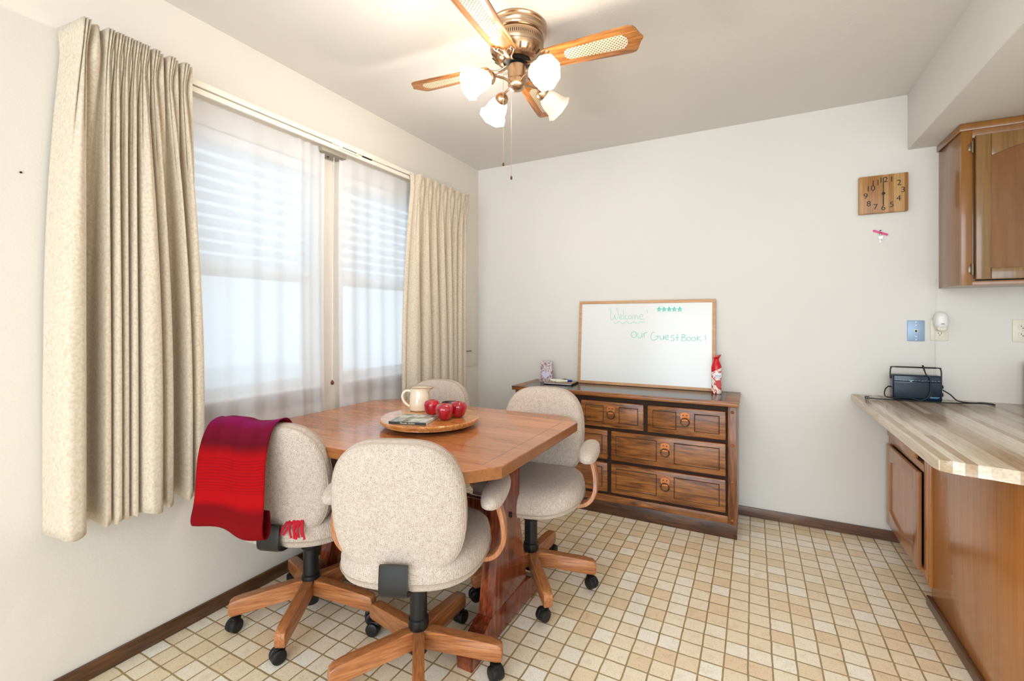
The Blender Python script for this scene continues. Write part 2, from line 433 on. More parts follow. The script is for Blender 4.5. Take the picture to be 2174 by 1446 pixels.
def make_window(idx, y0, y1):
    z0, z1 = WZ
    r = bpy.data.objects.new('window_%d' % idx, None); C.objects.link(r); r.location = (-0.1, (y0+y1)/2, z0)
    struct(r, ['wide white window beside the near drape', 'white window beside the far drape'][idx-1])
    def lo(p): return (p[0]+0.1, p[1]-(y0+y1)/2, p[2]-z0)
    bm = NB(); f = 0.028
    for a, b in (((-.13, y0, z0), (-.06, y0+f, z1)), ((-.13, y1-f, z0), (-.06, y1, z1)), ((-.13, y0+f, z0), (-.06, y1-f, z0+f)), ((-.13, y0+f, z1-f), (-.06, y1-f, z1))):
        bm_box(bm, lo(a), lo(b), 0.004)
    obj('window_frame', bm, M['white'], r)
    zm = 1.43
    for nm, za, zb, x in (('lower_sash', z0+f, zm+.02, -.085), ('upper_sash', zm-.02, z1-f, -.11)):
        bm = NB(); s = 0.026
        for a, b in (((x, y0+f, za), (x+.022, y0+f+s, zb)), ((x, y1-f-s, za), (x+.022, y1-f, zb)), ((x, y0+f+s, za), (x+.022, y1-f-s, za+s)), ((x, y0+f+s, zb-s), (x+.022, y1-f-s, zb))):
            bm_box(bm, lo(a), lo(b), 0.003)
        so = obj(nm, bm, M['white'], r)
        box('pane', lo((x+.009, y0+f+s, za+s)), lo((x+.012, y1-f-s, zb-s)), M['glass'], so, 0)
    box('window_apron', lo((-.0, y0-.0, z0-0.075)), lo((.016, y1+.0, z0-.0)), M['sill'], r, 0.003)
    box('window_stool', lo((-.058, y0+.001, z0)), lo((.02, y1-.001, z0+.012)), M['white'], r, 0.003)
make_window(1, *W1); make_window(2, *W2)

def blind_mat():
    m = bpy.data.materials.new('blind_vinyl'); m.use_nodes = True; nt = m.node_tree; nt.nodes.clear()
    out = nt.nodes.new('ShaderNodeOutputMaterial'); d = nt.nodes.new('ShaderNodeBsdfDiffuse'); t_ = nt.nodes.new('ShaderNodeBsdfTranslucent')
    d.inputs[0].default_value = (.92, .93, .94, 1); t_.inputs[0].default_value = (.92, .95, .98, 1)
    mx = nt.nodes.new('ShaderNodeMixShader'); mx.inputs[0].default_value = .75
    nt.links.new(d.outputs[0], mx.inputs[1]); nt.links.new(t_.outputs[0], mx.inputs[2]); nt.links.new(mx.outputs[0], out.inputs[0]); return m
M['blind'] = blind_mat()
# blinds lowered over the upper sashes
bg = 'white slatted blinds in the two windows'
for (y0, y1), lab in ((W1, 'white horizontal slat blind half lowered in the wider near window'), (W2, 'white horizontal slat blind half lowered in the far window')):
    t = thing('window_blind', lab, 'blind', (-0.02, (y0+y1)/2, 1.44), 0, bg)
    wd = (y1-y0)/2-.012
    box('head_rail', (-.03, -wd, .53), (.012, wd, .575), M['white'], t)
    bm = NB()
    for k in range(10):
        z = 0.035+k*.052
        mt = Matrix.Translation((-.01, 0, z)) @ Matrix.Rotation(math.radians(58), 4, 'Y')
        bm_box(bm, (-.024, -wd, -.0012), (.024, wd, .0012), 0, 1, mt)
    o = obj('slats', bm, M['blind'], t)
    box('bottom_rail', (-.03, -wd, .0), (.01, wd, .018), M['white'], t)

# outside: ground, and a pale car port wall far away
g = mat('outside_concrete', (226, 228, 226), 0.9)
struct(box('trim_2', (-14, -12, -0.5), (-0.3, 8, -0.4), g, bev=0), 'pale paved yard outside the windows')
h = thing('neighbour_house', 'pale neighbouring house dimly seen through the sheer curtains', 'house', (-9.0, -3.5, -0.4))
sid = mat('pale_siding', (214, 222, 226), 0.8)
box('wall', (-2, -5, 0), (0, 5, 2.9), sid, h, 0); bm = NB(); bm_prism(bm, [(-2.4, 2.9), (.5, 2.9), (-.95, 4.0)], -5.3, 5.3, Matrix.Rotation(PI/2, 4, 'X'))
obj('roof', bm, mat('grey_roof', (168, 176, 182), 0.9), h)

# ---------------- drapes ----------------
def drape(name, label, folds, z0, ztop, flip=1, y_end=None, hemz=None):
    """folds: list of (top y, bottom yL, bottom yR, depth). Builds cross-section polyline with 6 points per fold"""
    top, bot = [], []
    n = len(folds)
    for i, (ty, yl, yr, d) in enumerate(folds):
        hw = 0.011
        tn = folds[i+1][0] if i < n-1 else ty+0.05
        wv = yr-yl
        top += [(ty-hw*1.2, .112), (ty-hw*.75, .165), (ty-hw*.4, .140), (ty, .168), (ty+hw*.4, .140), (ty+hw*.75, .165), (ty+hw*1.2, .112), ((ty+tn)/2-.002, .148)]
        bot += [(yl, .055), (yl+wv*.05, d*.75), (yl+wv*.22, d), (yl+wv*.5, d*1.03), (yl+wv*.78, d), (yl+wv*.95, d*.78), (yr, .055), ((yr+(folds[i+1][1] if i < n-1 else yr+.02))/2, .045)]
    pin = [(y, x if k % 8 not in (1, 2, 3, 4, 5) else x-.025) for k, (y, x) in enumerate(top)]
    ctr = [[folds[k//8][0], 0] for k in range(len(top))]
    rows = []; nz = 46
    for j in range(nz+1):
        v = j/nz; z = ztop-(ztop-z0)*v
        dz = ztop-z
        row = []
        for k in range(len(top)):
            if dz < 0.085:
                q = dz/0.085; y = top[k][0]; x = top[k][1]*(1-q)+pin[k][1]*q
                if k % 8 < 7: y = ctr[k][0]+(y-ctr[k][0])*(1-.35*q)
            else:
                q = min(1, (dz-.085)/1.25); q = 1-(1-q)**2.2
                yy = top[k][0]
                if k % 8 < 7: yy = ctr[k][0]+(yy-ctr[k][0])*.65
                y = yy*(1-q)+bot[k][0]*q; x = pin[k][1]*(1-q)+bot[k][1]*q
            hz = (hemz(y) if hemz else 0)*v
            row.append((x, y, z+hz+.006*math.sin(k*1.7)*v**6))
        row = [Vector(p) for p in row]
        first, last = row[0], row[-1]
        if flip > 0:
            row = [Vector((0.012, first.y-.009+.031*v, first.z)), Vector((0.04, first.y-.006+.016*v, first.z))]+row+[Vector((last.x-.04, last.y+.012, last.z))]
        else:
            row = [Vector((first.x-.01, first.y-.030, first.z)), Vector((first.x+.01, first.y-.018, first.z))]+row+[Vector((0.04, last.y-.01, last.z)), Vector((0.012, last.y-.012, last.z))]
        rows.append([Vector(p) for p in smooth_path(row, 3)])
    bm = NB(); bm_grid(bm, rows)
    o = obj(name, bm, M['drape'], None, 180, False)
    md = o.modifiers.new('thick', 'SOLIDIFY'); md.thickness = 0.0018
    return tag(o, label, 'curtain', 'pinch-pleated drapes at the window wall')
left_folds = [(-2.556, -2.625, -2.553, .178), (-2.495, -2.512, -2.489, .150), (-2.470, -2.486, -2.463, .158), (-2.446, -2.461, -2.441, .150), (-2.422, -2.438, -2.415, .152), (-2.398, -2.411, -2.345, .178),
              (-2.366, -2.340, -2.305, .150), (-2.318, -2.262, -2.238, .140), (-2.272, -2.232, -2.190, .135)]
drape('drape', 'cream brocade pinch-pleated drape, the wider one near the left edge of the photo', left_folds, 0.555, 2.158)
right_folds = [(-.925, -.95, -.87, .12), (-.845, -.85, -.765, .13), (-.765, -.755, -.675, .125), (-.685, -.665, -.595, .13), (-.600, -.585, -.53, .13), (-.515, -.52, -.47, .12), (-.440, -.462, -.405, .125), (-.395, -.400, -.352, .12)]
drape('drape', 'cream pinch-pleated drape near the room corner behind the far dining chair', right_folds, 0.555, 2.128, -1)

# sheers
def sheer_panel(y0, y1, z0, z1, nf, seed, label, dense=None):
    rnd = random.Random(seed); n = nf*20; ph = [rnd.uniform(0, 6.28) for _ in range(6)]
    rows = []
    for j in range(31):
        v = j/30; z = z1-(z1-z0)*v; row = []
        for i in range(n+1):
            u = i/n
            uu = u+0.5/n*math.sin(u*2*PI*nf*.37+ph[0])
            y = y0+(y1-y0)*uu
            a = .004+.007*v
            x = .052+a*math.sin(2*PI*nf*u+ph[1]+.6*math.sin(5*u+ph[2]))+.006*math.sin(2*PI*nf*.43*u+ph[3])
            if v < .02: x = .05
            if dense and u > dense: x += .006*math.sin(2*PI*nf*2.3*u)
            row.append((x, y+.01*math.sin(3*v+ph[4])*v, z+.004*math.sin(40*u)*v+(.006*abs(math.sin(2*PI*nf*u)) if v == 0 else 0)))
        rows.append(row)
    bm = NB(); bm_grid(bm, rows); o = obj('sheer_curtain', bm, M['sheer'], None, 180, False)
    bm = NB(); hem = [[(p[0]-.002, p[1], p[2]+.0) for p in r] for r in rows[-2:]]; bm_grid(bm, hem); obj('hem', bm, M['sheer'], o, 180, False)
    bm = NB(); bm_grid(bm, [[(p[0]-.002, p[1], p[2]) for p in r[:4]] for r in rows]); obj('side_hem', bm, M['sheer'], o, 180, False)
    bm = NB(); bm_grid(bm, [[(p[0]-.002, p[1], p[2]) for p in r[-5:]] for r in rows]); obj('side_hem', bm, M['sheer'], o, 180, False)
    return tag(o, label, 'curtain', 'white sheer curtains under the traverse rod')
sheer_panel(-2.43, -1.565, 0.66, 2.090, 7, 3, 'white sheer curtain over the wider near window beside the big drape', .8)
sheer_panel(-1.47, -0.88, 0.66, 2.088, 5, 5, 'white sheer curtain over the far window next to the corner drape')

# traverse rod
t = thing('traverse_rod', 'cream metal traverse curtain rod above both windows', 'curtain rod', (0.09, -1.45, 2.115))
bm = NB(); bm_box(bm, (-.008, -1.085, .004), (.012, 1.085, .028), .003); obj('front_rail', bm, M['rod'], t)
bm = NB(); bm_box(bm, (-.006, -1.085, -.022), (.006, 1.085, .001), .003); obj('lower_rail', bm, M['rod'], t)
box('overlap_sleeve', (-.011, -.11, .001), (.0145, .28, .031), M['rod'], t)
bm = NB(); bm_box(bm, (.007, -.07, -.012), (.013, .06, .004), .002); bm_box(bm, (.007, .10, -.024), (.013, .22, -.008), .002); obj('master_carrier', bm, M['rod'], t)
bm = NB(); bm_box(bm, (.006, -.05, -.002), (.0145, .045, .001)); bm_box(bm, (.006, .09, -.004), (.0145, .16, -.001)); obj('slot', bm, M['blackgap'], t)
for yy, nm in ((-1.075, 'near'), (1.075, 'far')):
    box('end_bracket', (-.0895, yy-.01, -.02), (.006, yy+.01, .025), M['rod'], t)
t2 = box('center_bracket', (-.0895, -.16, -.045), (-.01, .0, -.024), mat('grey_bracket', (150, 142, 126), .5), t)
bm = NB(); bm_tube(bm, [(-.06, -.08, -.044), (-.06, -.08, -.048)], .005, 10); obj('screw', bm, M['blackgap'], t2)
o = NB(); bm_tube(o, smooth_path([(.045, -1.505, 2.075), (.038, -1.506, 1.6), (.036, -1.506, 1.2), (.035, -1.507, .895)], 6), .0016, 6)
cd = tag(obj('drapery_cord', o, M['rod']), 'thin cord with small brown knob hanging between the two sheers', 'cord')
o = NB(); bm_lathe(o, [(.002, .018), (.006, .012), (.009, .004), (.008, -.004), (.003, -.008)], 14, Matrix.Translation((.035, -1.507, .883))); obj('knob', o, mat('brown_knob', (96, 44, 30), .4), cd)

# electrical panel on the left wall
t = thing('electrical_panel', 'painted-over electrical panel cover on the wall by the room corner', 'electrical panel', (0, -.155, .848))
box('cover_plate', (0.0, -.14, 0), (.006, .143, .663), M['wall_warm'], t, .002)
box('door', (.006, -.105, .11), (.012, .045, .59), M['wall_warm'], t, .002)
box('latch', (.012, -.06, .118), (.015, .03, .126), mat('grey_latch', (120, 112, 100), .5), t, 0)
for z in (.17, .35, .53):
    bm = NB(); bm_tube(bm, [(.009, .046, z), (.009, .046, z+.03)], .003, 8); obj('hinge', bm, M['wall_warm'], t)
bm = NB(); bm_tube(bm, [(0, 0, 0), (.004, 0, 0)], .003, 8)
o = obj('nail', bm, M['blackgap']); o.location = (0, -2.66, 1.672); tag(o, 'tiny black nail in the cream wall left of the near drape', 'nail')

# ---------------- dining table ----------------
def table_top_mat():
    m = M['table_top']; nt = m.node_tree; b = nt.nodes['Principled BSDF']
    src = b.inputs['Base Color'].links[0].from_socket
    sp = N(m, 'ShaderNodeSeparateXYZ'); t = N(m, 'ShaderNodeTexCoord'); L(m, t.outputs['Object'], sp.inputs[0])
    X, Y = sp.outputs[0], sp.outputs[1]
    def line(v, c, w): return mth(m, 'LESS_THAN', mth(m, 'ABSOLUTE', mth(m, 'SUBTRACT', v, c)), w)
    inner = mth(m, 'LESS_THAN', mth(m, 'ABSOLUTE', X), .555)
    g = mth(m, 'MULTIPLY', inner, mth(m, 'MAXIMUM', line(Y, -.205, .0012), mth(m, 'MAXIMUM', line(Y, -.368, .0010), line(Y, .368, .0010))))
    g = mth(m, 'MAXIMUM', g, mth(m, 'MULTIPLY', mth(m, 'LESS_THAN', mth(m, 'ABSOLUTE', Y), .368), mth(m, 'MAXIMUM', line(X, -.555, .0010), line(X, .555, .0010))))
    # plank to plank tone
    pl = N(m, 'ShaderNodeTexWhiteNoise', noise_dimensions='1D'); L(m, mth(m, 'FLOOR', mth(m, 'MULTIPLY', Y, 11)), pl.inputs['W'])
    tone = ramp(m, pl.outputs['Value'], [(0, (222, 216, 208)), (1, (255, 255, 255))])
    c = mix(m, 1.0, src, tone, 'MULTIPLY')
    L(m, mix(m, g, c, lin((96, 44, 20))), b.inputs['Base Color'])
table_top_mat()
t = thing('dining_table', 'rectangular trestle dining table with clipped corners and glossy reddish-brown top', 'table', (.675, -1.587, 0))
hx, hy, ch = .618, .452, .10
poly = [(-hx+ch*.8, -hy), (hx-ch*.8, -hy), (hx, -hy+ch), (hx, hy-ch), (hx-ch*.9, hy), (-hx+ch*.9, hy), (-hx, hy-ch), (-hx, -hy+ch)]
bm = NB(); bm_prism(bm, poly, .715, .755, None, .004)
for f in bm.faces:
    f.material_index = 0 if f.normal.z > .5 else 1
obj('tabletop', bm, [M['table_top'], M['table_edge']], t, 22)
bm = NB(); bm_box(bm, (-.50, -.34, .675), (.50, -.32, .715)); bm_box(bm, (-.50, .32, .675), (.50, .34, .715)); bm_box(bm, (-.5, -.32, .675), (-.48, .32, .715)); bm_box(bm, (.48, -.32, .675), (.5, .32, .715))
obj('apron', bm, M['trestle'], t)
up = [(-.085, .70), (-.085, .62), (-.078, .50), (-.09, .38), (-.125, .22), (-.15, .10), (.15, .10), (.125, .22), (.09, .38), (.078, .50), (.085, .62), (.085, .70)]
foot = [(-.285, 0), (-.20, 0), (-.185, .018), (.185, .018), (.20, 0), (.285, 0), (.29, .045), (.27, .065), (.235, .072), (.175, .105), (.14, .115), (-.14, .115), (-.175, .105), (-.235, .072), (-.27, .065), (-.29, .045)]
RYZ = Matrix(((0, 0, 1, 0), (1, 0, 0, 0), (0, 1, 0, 0), (0, 0, 0, 1)))   # (u,v,w)->(w,u,v)
for sx in (-1, 1):
    x = sx*.432; k = .03
    bm = NB(); bm_prism(bm, up, x-.03, x+.03, RYZ, .004); lg = obj('trestle_leg', bm, M['trestle'], t)
    bm = NB(); bm_prism(bm, foot, x-.032, x+.032, RYZ, .004); obj('foot', bm, M['trestle'], lg)
    bm = NB(); bm_prism(bm, [(-.30, .715), (-.30, .69), (-.24, .665), (.24, .665), (.30, .69), (.30, .715)], x-.03, x+.03, RYZ, .003); obj('top_rail', bm, M['trestle'], lg)
    bm = NB(); bm_lathe(bm, [(.0115, 0), (.0115, .004), (.008, .006), (.006, .002)], 20, Matrix.Translation((x+sx*.03, .0, .44)) @ Matrix.Rotation(sx*PI/2, 4, 'Y')); obj('bolt', bm, M['blackrub'], lg)
bm = NB(); bm_box(bm, (-.402, -.018, .395), (.402, .018, .485), .004); obj('stretcher', bm, M['trestle'], t)

# ---------------- dining chairs ----------------
def make_chair(label, loc, ang, base_ang, dz=0.0):
    t = thing('caster_chair', label, 'chair', loc, ang-PI/2, 'upholstered swivel dining chairs around the table')
    # seat
    out = selip(56, .245, .238, 3.0, lambda x, y: (x*(1-.10*max(0, -y/.238)), y))
    lev = [(.80, .402), (.93, .404), (.975, .412), (1, .432), (1.0, .458), (.975, .482), (.90, .497), (.72, .505), (.35, .503), (.05, .501)]
    def wf(p):
        d = max(0, (p.y-.12)/.12); return Vector((p.x, p.y, p.z-.022*d*d))
    bm = NB(); bm_cushion(bm, out, lev, None, wf); seat = obj('seat', bm, M['tweed'], t, 60)
    bm = NB(); pp = [tuple(wf(Vector((x*1.0, y*1.0, .430)))) for x, y in selip(56, .246, .239, 3.0, lambda x, y: (x*(1-.10*max(0, -y/.238)), y))]
    bm_tube(bm, pp, .0026, 6, closed=True); obj('piping', bm, M['piping'], seat)
    # backrest
    ob = selip(60, .207, .212, 3.2, lambda x, y: (x*(1-.10*max(0, y/.212)**1.5-.04*max(0, -y/.212)**2), y))
    lv = [(.45, .0), (.85, .002), (.95, .007), (.99, .018), (1.0, .032), (.995, .046), (.97, .060), (.90, .073), (.75, .081), (.4, .084), (.05, .084)]
    mt = Matrix.Translation((0, -.258, .650)) @ Matrix.Rotation(math.radians(9), 4, 'X') @ Matrix.Rotation(PI/2, 4, 'X') @ Matrix.Scale(-1, 4, (0, 0, 1))
    def wb(p): return Vector((p.x, p.y, p.z+.35*p.x*p.x*1.4))
    bm = NB(); bm_cushion(bm, ob, lv, mt, wb); bk = obj('backrest', bm, M['tweed'], t, 60)
    for zz in (.019, .058):
        bm = NB(); s = .990 if zz < .03 else .978
        bm_tube(bm, [mt @ wb(Vector((x*s, y*s, zz))) for x, y in ob], .0024, 6, closed=True); obj('piping', bm, M['piping'], bk)
    # bracket
    bm = NB(); path = smooth_path([(0, -.10, .398), (0, -.20, .402), (0, -.243, .408), (0, -.262, .428), (0, -.256, .50)], 6)
    bm_band(bm, path, (1, 0, 0), .085, .016); obj('back_bracket', bm, M['black'], t)
    # arms
    for sx in (-1, 1):
        pth = smooth_path([(sx*.10, .02, .394), (sx*.20, .02, .394), (sx*.262, .015, .408), (sx*.295, .01, .455), (sx*.297, .0, .52), (sx*.282, -.005, .585), (sx*.272, -.005, .612)], 6)
        bm = NB(); bm_band(bm, pth, (0, 1, 0), .052, .020); a = obj('arm', bm, M['oak_arm'], t)
        pd = selip(36, .041, .145, 2.6)
        bm = NB(); bm_cushion(bm, pd, [(.6, 0), (.88, .002), (.98, .010), (1, .022), (.96, .034), (.82, .043), (.5, .048), (.1, .05)], Matrix.Translation((sx*.272, .01, .610)) @ Matrix.Rotation(sx*math.radians(-4), 4, 'Z'))
        obj('arm_pad', bm, M['tweed'], a, 70)
    # mechanism and column
    bm = NB(); bm_box(bm, (-.09, -.11, .378), (.09, .10, .402), .006)
    bm_lathe(bm, [(.034, .385), (.037, .380), (.037, .300), (.033, .294)], 8)
    bm_lathe(bm, [(.0295, .31), (.0295, .19), (.034, .186), (.036, .165), (.034, .158), (.031, .150), (.031, .070), (.022, .066)], 28)
    obj('column', bm, M['black'], t)
    for ch in t.children: ch.location.z += dz
    for k in range(5):
        a = base_ang+2*PI*k/5-(ang-PI/2)
        bm = NB()
        prof = [(.022, .085), (.022, .150), (.05, .150), (.25, .126), (.280, .121), (.292, .112), (.295, .100), (.295, .070), (.290, .062), (.27, .060), (.06, .085)]
        bm_prism(bm, prof, -.019, .019, Matrix(((1, 0, 0, 0), (0, 0, 1, 0), (0, 1, 0, 0), (0, 0, 0, 1))), .005)
        lg = obj('leg', bm, M['oak'], t); lg.rotation_euler = (0, 0, a)
        # caster
        sw = random.Random(int(base_ang*100)+k*7).uniform(-1.2, 1.2)
        mt = Matrix.Translation((.262, 0, 0)) @ Matrix.Rotation(sw, 4, 'Z')
        bm = NB(); bm_lathe(bm, [(.006, .064), (.006, .04)], 10, mt)
        prof = [(.010, -.023), (.020, -.023), (.0245, -.020), (.026, -.014), (.026, -.005), (.023, -.003), (.023, .003), (.026, .005), (.026, .014), (.0245, .020), (.020, .023), (.010, .023)]
        bm_lathe(bm, prof, 24, mt @ Matrix.Translation((.018, 0, .026)) @ Matrix.Rotation(PI/2, 4, 'X'))
        bm_box(bm, (-.006, -.012, .036), (.03, .012, .056), .006, 2, mt)
        obj('caster', bm, M['blackrub'], lg)
    return t
R = math.radians
make_chair('beige tweed caster dining chair nearest the camera, its back turned to us', (.965, -1.945, 0), R(113), R(-51))
make_chair('beige tweed caster dining chair with a red scarf over its back', (.370, -1.908, 0), R(109), R(-59), -.020)
make_chair('beige tweed caster dining chair between table and dresser', (1.092, -1.300, .012), R(-82), R(-51))
make_chair('beige tweed caster dining chair in the corner by the far drape, behind the cream pitcher', (.386, -1.245, 0), R(-84), R(-20))

# red scarf
def scarf_mat():
    m = mat('woven_red_scarf', (190, 10, 24), 0.85)
    m.node_tree.nodes['Principled BSDF'].inputs['Sheen Weight'].default_value = 0.0; m.node_tree.nodes['Principled BSDF'].inputs['Specular IOR Level'].default_value = 0.15
    sp = N(m, 'ShaderNodeSeparateXYZ'); t = N(m, 'ShaderNodeTexCoord'); L(m, t.outputs['UV'], sp.inputs[0]); V = sp.outputs[1]
    c = ramp(m, V, [(0.0, (196, 16, 30)), (.25, (120, 6, 26)), (.31, (108, 8, 44)), (.36, (132, 16, 84)), (.42, (104, 6, 40)), (.47, (90, 3, 18)), (.50, (158, 1, 7)), (.60, (164, 2, 8)), (.645, (112, 2, 10)), (.72, (126, 2, 9)), (1.0, (84, 2, 10))])
    wv = mth(m, 'SINE', mth(m, 'MULTIPLY', V, 1100)); band = mth(m, 'GREATER_THAN', mth(m, 'SINE', mth(m, 'MULTIPLY_ADD', V, 36, 1.2)), .35)
    ln = mth(m, 'MULTIPLY', band, mth(m, 'GREATER_THAN', wv, .55))
    base(m, mix(m, mth(m, 'MULTIPLY', ln, .35), c, lin((70, 0, 12))))
    v = coords(m, (1, 1, 1)); bump(m, noise(m, v, 260, 2), .25, .002); return m
M['scarf'] = scarf_mat()
cl = thing('scarf', 'red and magenta woven scarf draped over the chair back by the window', 'scarf', (.370, -1.908, -.055), R(19))
path = [(-.150, .520), (-.160, .62), (-.178, .76), (-.192, .855), (-.225, .905), (-.275, .912), (-.318, .886), (-.345, .80), (-.350, .68), (-.350, .63), (-.352, .59), (-.340, .565), (-.318, .562), (-.304, .59), (-.310, .65)]
sp_ = smooth_path([(0, a, b) for a, b in path], 6); rows = []
for i, p in enumerate(sp_):
    v = i/(len(sp_)-1); row = []
    bk = max(0, min(1, (v-.42)/.4))
    for j in range(33):
        u = j/32
        x = -.195+.250*u - .025*bk*(1-u*.35)
        rip = .010*math.sin(u*9+1.0)*bk+.006*math.sin(u*21+2)*max(0, 1-abs(v-.36)*4)
        yy = p.y-rip*(1 if v < .85 else .2)-.012*bk*(1-u) - (.035*math.sin(u*PI)*max(0, (v-.72)/.28) if v < .83 else .035*math.sin(u*PI)*.39*0)
        if v > .80: yy += .012*math.sin(u*PI)
        zz = p.z+.008*math.sin(u*7)*max(0, 1-abs(v-.36)*3)
        if v > .55: zz += -.034*u*min(1, (v-.55)/.2)+.010*math.sin(u*5.5)*min(1, (v-.55)/.2)
        if x < -.19 and .30 < v < .52: zz -= (-.20-x)*.9
        row.append((x, yy, zz))
    rows.append(row)
bm = NB(); bm_grid(bm, rows); o = obj('cloth', bm, M['scarf'], cl, 180, False); md = o.modifiers.new('thick', 'SOLIDIFY'); md.thickness = .0025
bm = NB(); rnd = random.Random(4)
for k in range(13):
    x = .052+.0052*k; a = rnd.uniform(-.012, .012)
    bm_tube(bm, smooth_path([(x-.01, -.205, .556), (x, -.230, .541+a*.3), (x+a, -.246, .522-.008*rnd.random()), (x+a*2.2, -.254, .506-.018*rnd.random())], 4), [.0035]*12+[.0045], 6)
obj('fringe', bm, mat('red_fringe', (190, 20, 44), .9), cl)

# ---------------- lazy susan and what stands on it ----------------
sx0, sy0 = .738, -1.586
t = thing('lazy_susan', 'round oak lazy susan turntable on the dining table', 'turntable', (sx0, sy0, .755))
bm = NB(); bm_lathe(bm, [(.0, .0), (.155, 0), (.16, .004), (.16, .012), (.0, .012)][1:4], 48); obj('base', bm, M['blackrub'], t)
bm = NB(); bm_lathe(bm, [(.150, .013), (.195, .013), (.203, .016), (.203, .022), (.212, .0245), (.215, .029), (.215, .036), (.211, .040)], 72); obj('tray', bm, M['susan'], t)
zt = .7955
# pitcher
t = thing('pitcher', 'cream glazed ceramic pitcher on the lazy susan', 'pitcher', (.617, -1.509, zt), R(28)); t.scale = (1, 1, .91)
def spout(a, j):
    k = math.exp(-((a if a < PI else a-2*PI)/.38)**2); return 1+k*[0, 0, 0, 0, 0, 0, .08, .34, .52, .50, .30, .05, 0, 0, 0][min(j, 14)]
prof = [(.036, 0), (.043, .002), (.046, .010), (.047, .04), (.0455, .075), (.043, .092), (.042, .104), (.0425, .112), (.0435, .117), (.040, .116), (.039, .104), (.0395, .09), (.042, .04), (.040, .010), (.01, .008)]
bm = NB(); bm_lathe(bm, prof, 48, None, True, True, spout); obj('body', bm, M['cream'], t, 60)
bm = NB(); bm_tube(bm, [((.0432*spout(2*PI*i/48, 8))*math.cos(2*PI*i/48), (.0432*spout(2*PI*i/48, 8))*math.sin(2*PI*i/48), .1175) for i in range(48)], .0014, 6, closed=True); obj('rim', bm, M['creamrim'], t)
bm = NB(); bm_tube(bm, smooth_path([(-.041, 0, .098), (-.062, 0, .100), (-.078, 0, .085), (-.080, 0, .062), (-.068, 0, .038), (-.046, 0, .020)], 6), .0062, 12); obj('handle', bm, M['cream'], t)
# book
def cover_mat():
    m = mat('book_cover', (120, 120, 96), .3)
    v = coords(m); c = ramp(m, noise(m, v, 22, 6, .7), [(.34, (38, 44, 30)), (.46, (104, 108, 84)), (.55, (168, 172, 164)), (.68, (212, 216, 218))]); base(m, c); return m
t = thing('paperback_book', 'paperback book with a grey-green photo cover lying on the lazy susan', 'book', (.738, -1.692, zt), R(17))
W_, D_ = .080, .076
box('pages', (-W_+.002, -D_+.002, .001), (W_-.001, D_-.001, .009), M['paper'], t, 0)
bm = NB(); bm_box(bm, (-W_, -D_, .009), (W_, D_, .0100)); co_ = obj('cover', bm, cover_mat(), t)
bm = NB(); bm_box(bm, (-W_, -D_-.0012, 0), (W_, -D_+.0005, .010)); sp1 = obj('spine', bm, mat('black_spine', (22, 22, 20), .35), t)
bm = text_bm('Thunder shadow', .0095, Matrix.Translation((0, -D_-.0014, .005)) @ Matrix.Rotation(PI/2, 4, 'X'), .0002, shear=.3); obj('title', bm, mat('cream_print', (230, 222, 196), .6), sp1)
bm = NB()
for k in range(4): bm_box(bm, (-.066+k*.010, -.056, .0100), (-.063+k*.010, .056-.006*(k % 2), .0102))
obj('print', bm, mat('white_print', (216, 214, 204), .6), co_)
# dark bowl behind and three red apples
t = tag(None or (lambda: (lambda bm: (bm_lathe(bm, [(.022, 0), (.030, .003), (.036, .030), (.038, .048), (.039, .058), (.037, .058), (.035, .05), (.031, .03), (.01, .012)], 40), obj('dark_bowl', bm, M['darkbowl']))[1])(NB()))(), 'small dark glazed bowl hidden behind the three red apples', 'bowl')
t.location = (.782, -1.497, zt); t.scale = (1, 1, .84)
bm = NB(); bm_tube(bm, [(.038*math.cos(2*PI*i/40), .038*math.sin(2*PI*i/40), .0582) for i in range(40)], .0017, 6, closed=True); obj('rim', bm, M['blackrub'], t)
def apple(x, y, r, rot, label):
    lob = lambda a, j: 1+math.cos(5*a+rot)*(.02, .02, .03, .03, .015, .01, .015, .04, .075, .09, .06, .02, 0)[min(j, 12)]
    prof = [(.004, .07), (.30, .0), (.52, .05), (.74, .26), (.90, .60), (.99, 1.0), (1.0, 1.25), (.93, 1.52), (.76, 1.72), (.52, 1.80), (.30, 1.74), (.12, 1.58), (.01, 1.50)]
    bm = NB(); bm_lathe(bm, [(a*r, b*r*1.02) for a, b in prof], 40, None, True, True, lob)
    o = obj('apple', bm, M['apple'], None, 80); o.location = (x, y, zt); o.rotation_euler = (0, 0, rot)
    bm = NB(); bm_tube(bm, [(0, 0, 1.5*r), (.002, 0, 1.72*r), (.005, .001, 1.86*r)], .0014, 6); obj('stem', bm, M['stem'], o)
    tag(o, label, 'apple', 'red apples on the lazy susan')
apple(.729, -1.561, .0355, .3, 'shiny red apple beside the cream pitcher, leftmost of the three')
apple(.840, -1.622, .0365, 1.2, 'shiny red apple in front of the other two, next to the book')
apple(.861, -1.549, .036, 2.2, 'shiny red apple at the right, farthest from the pitcher')

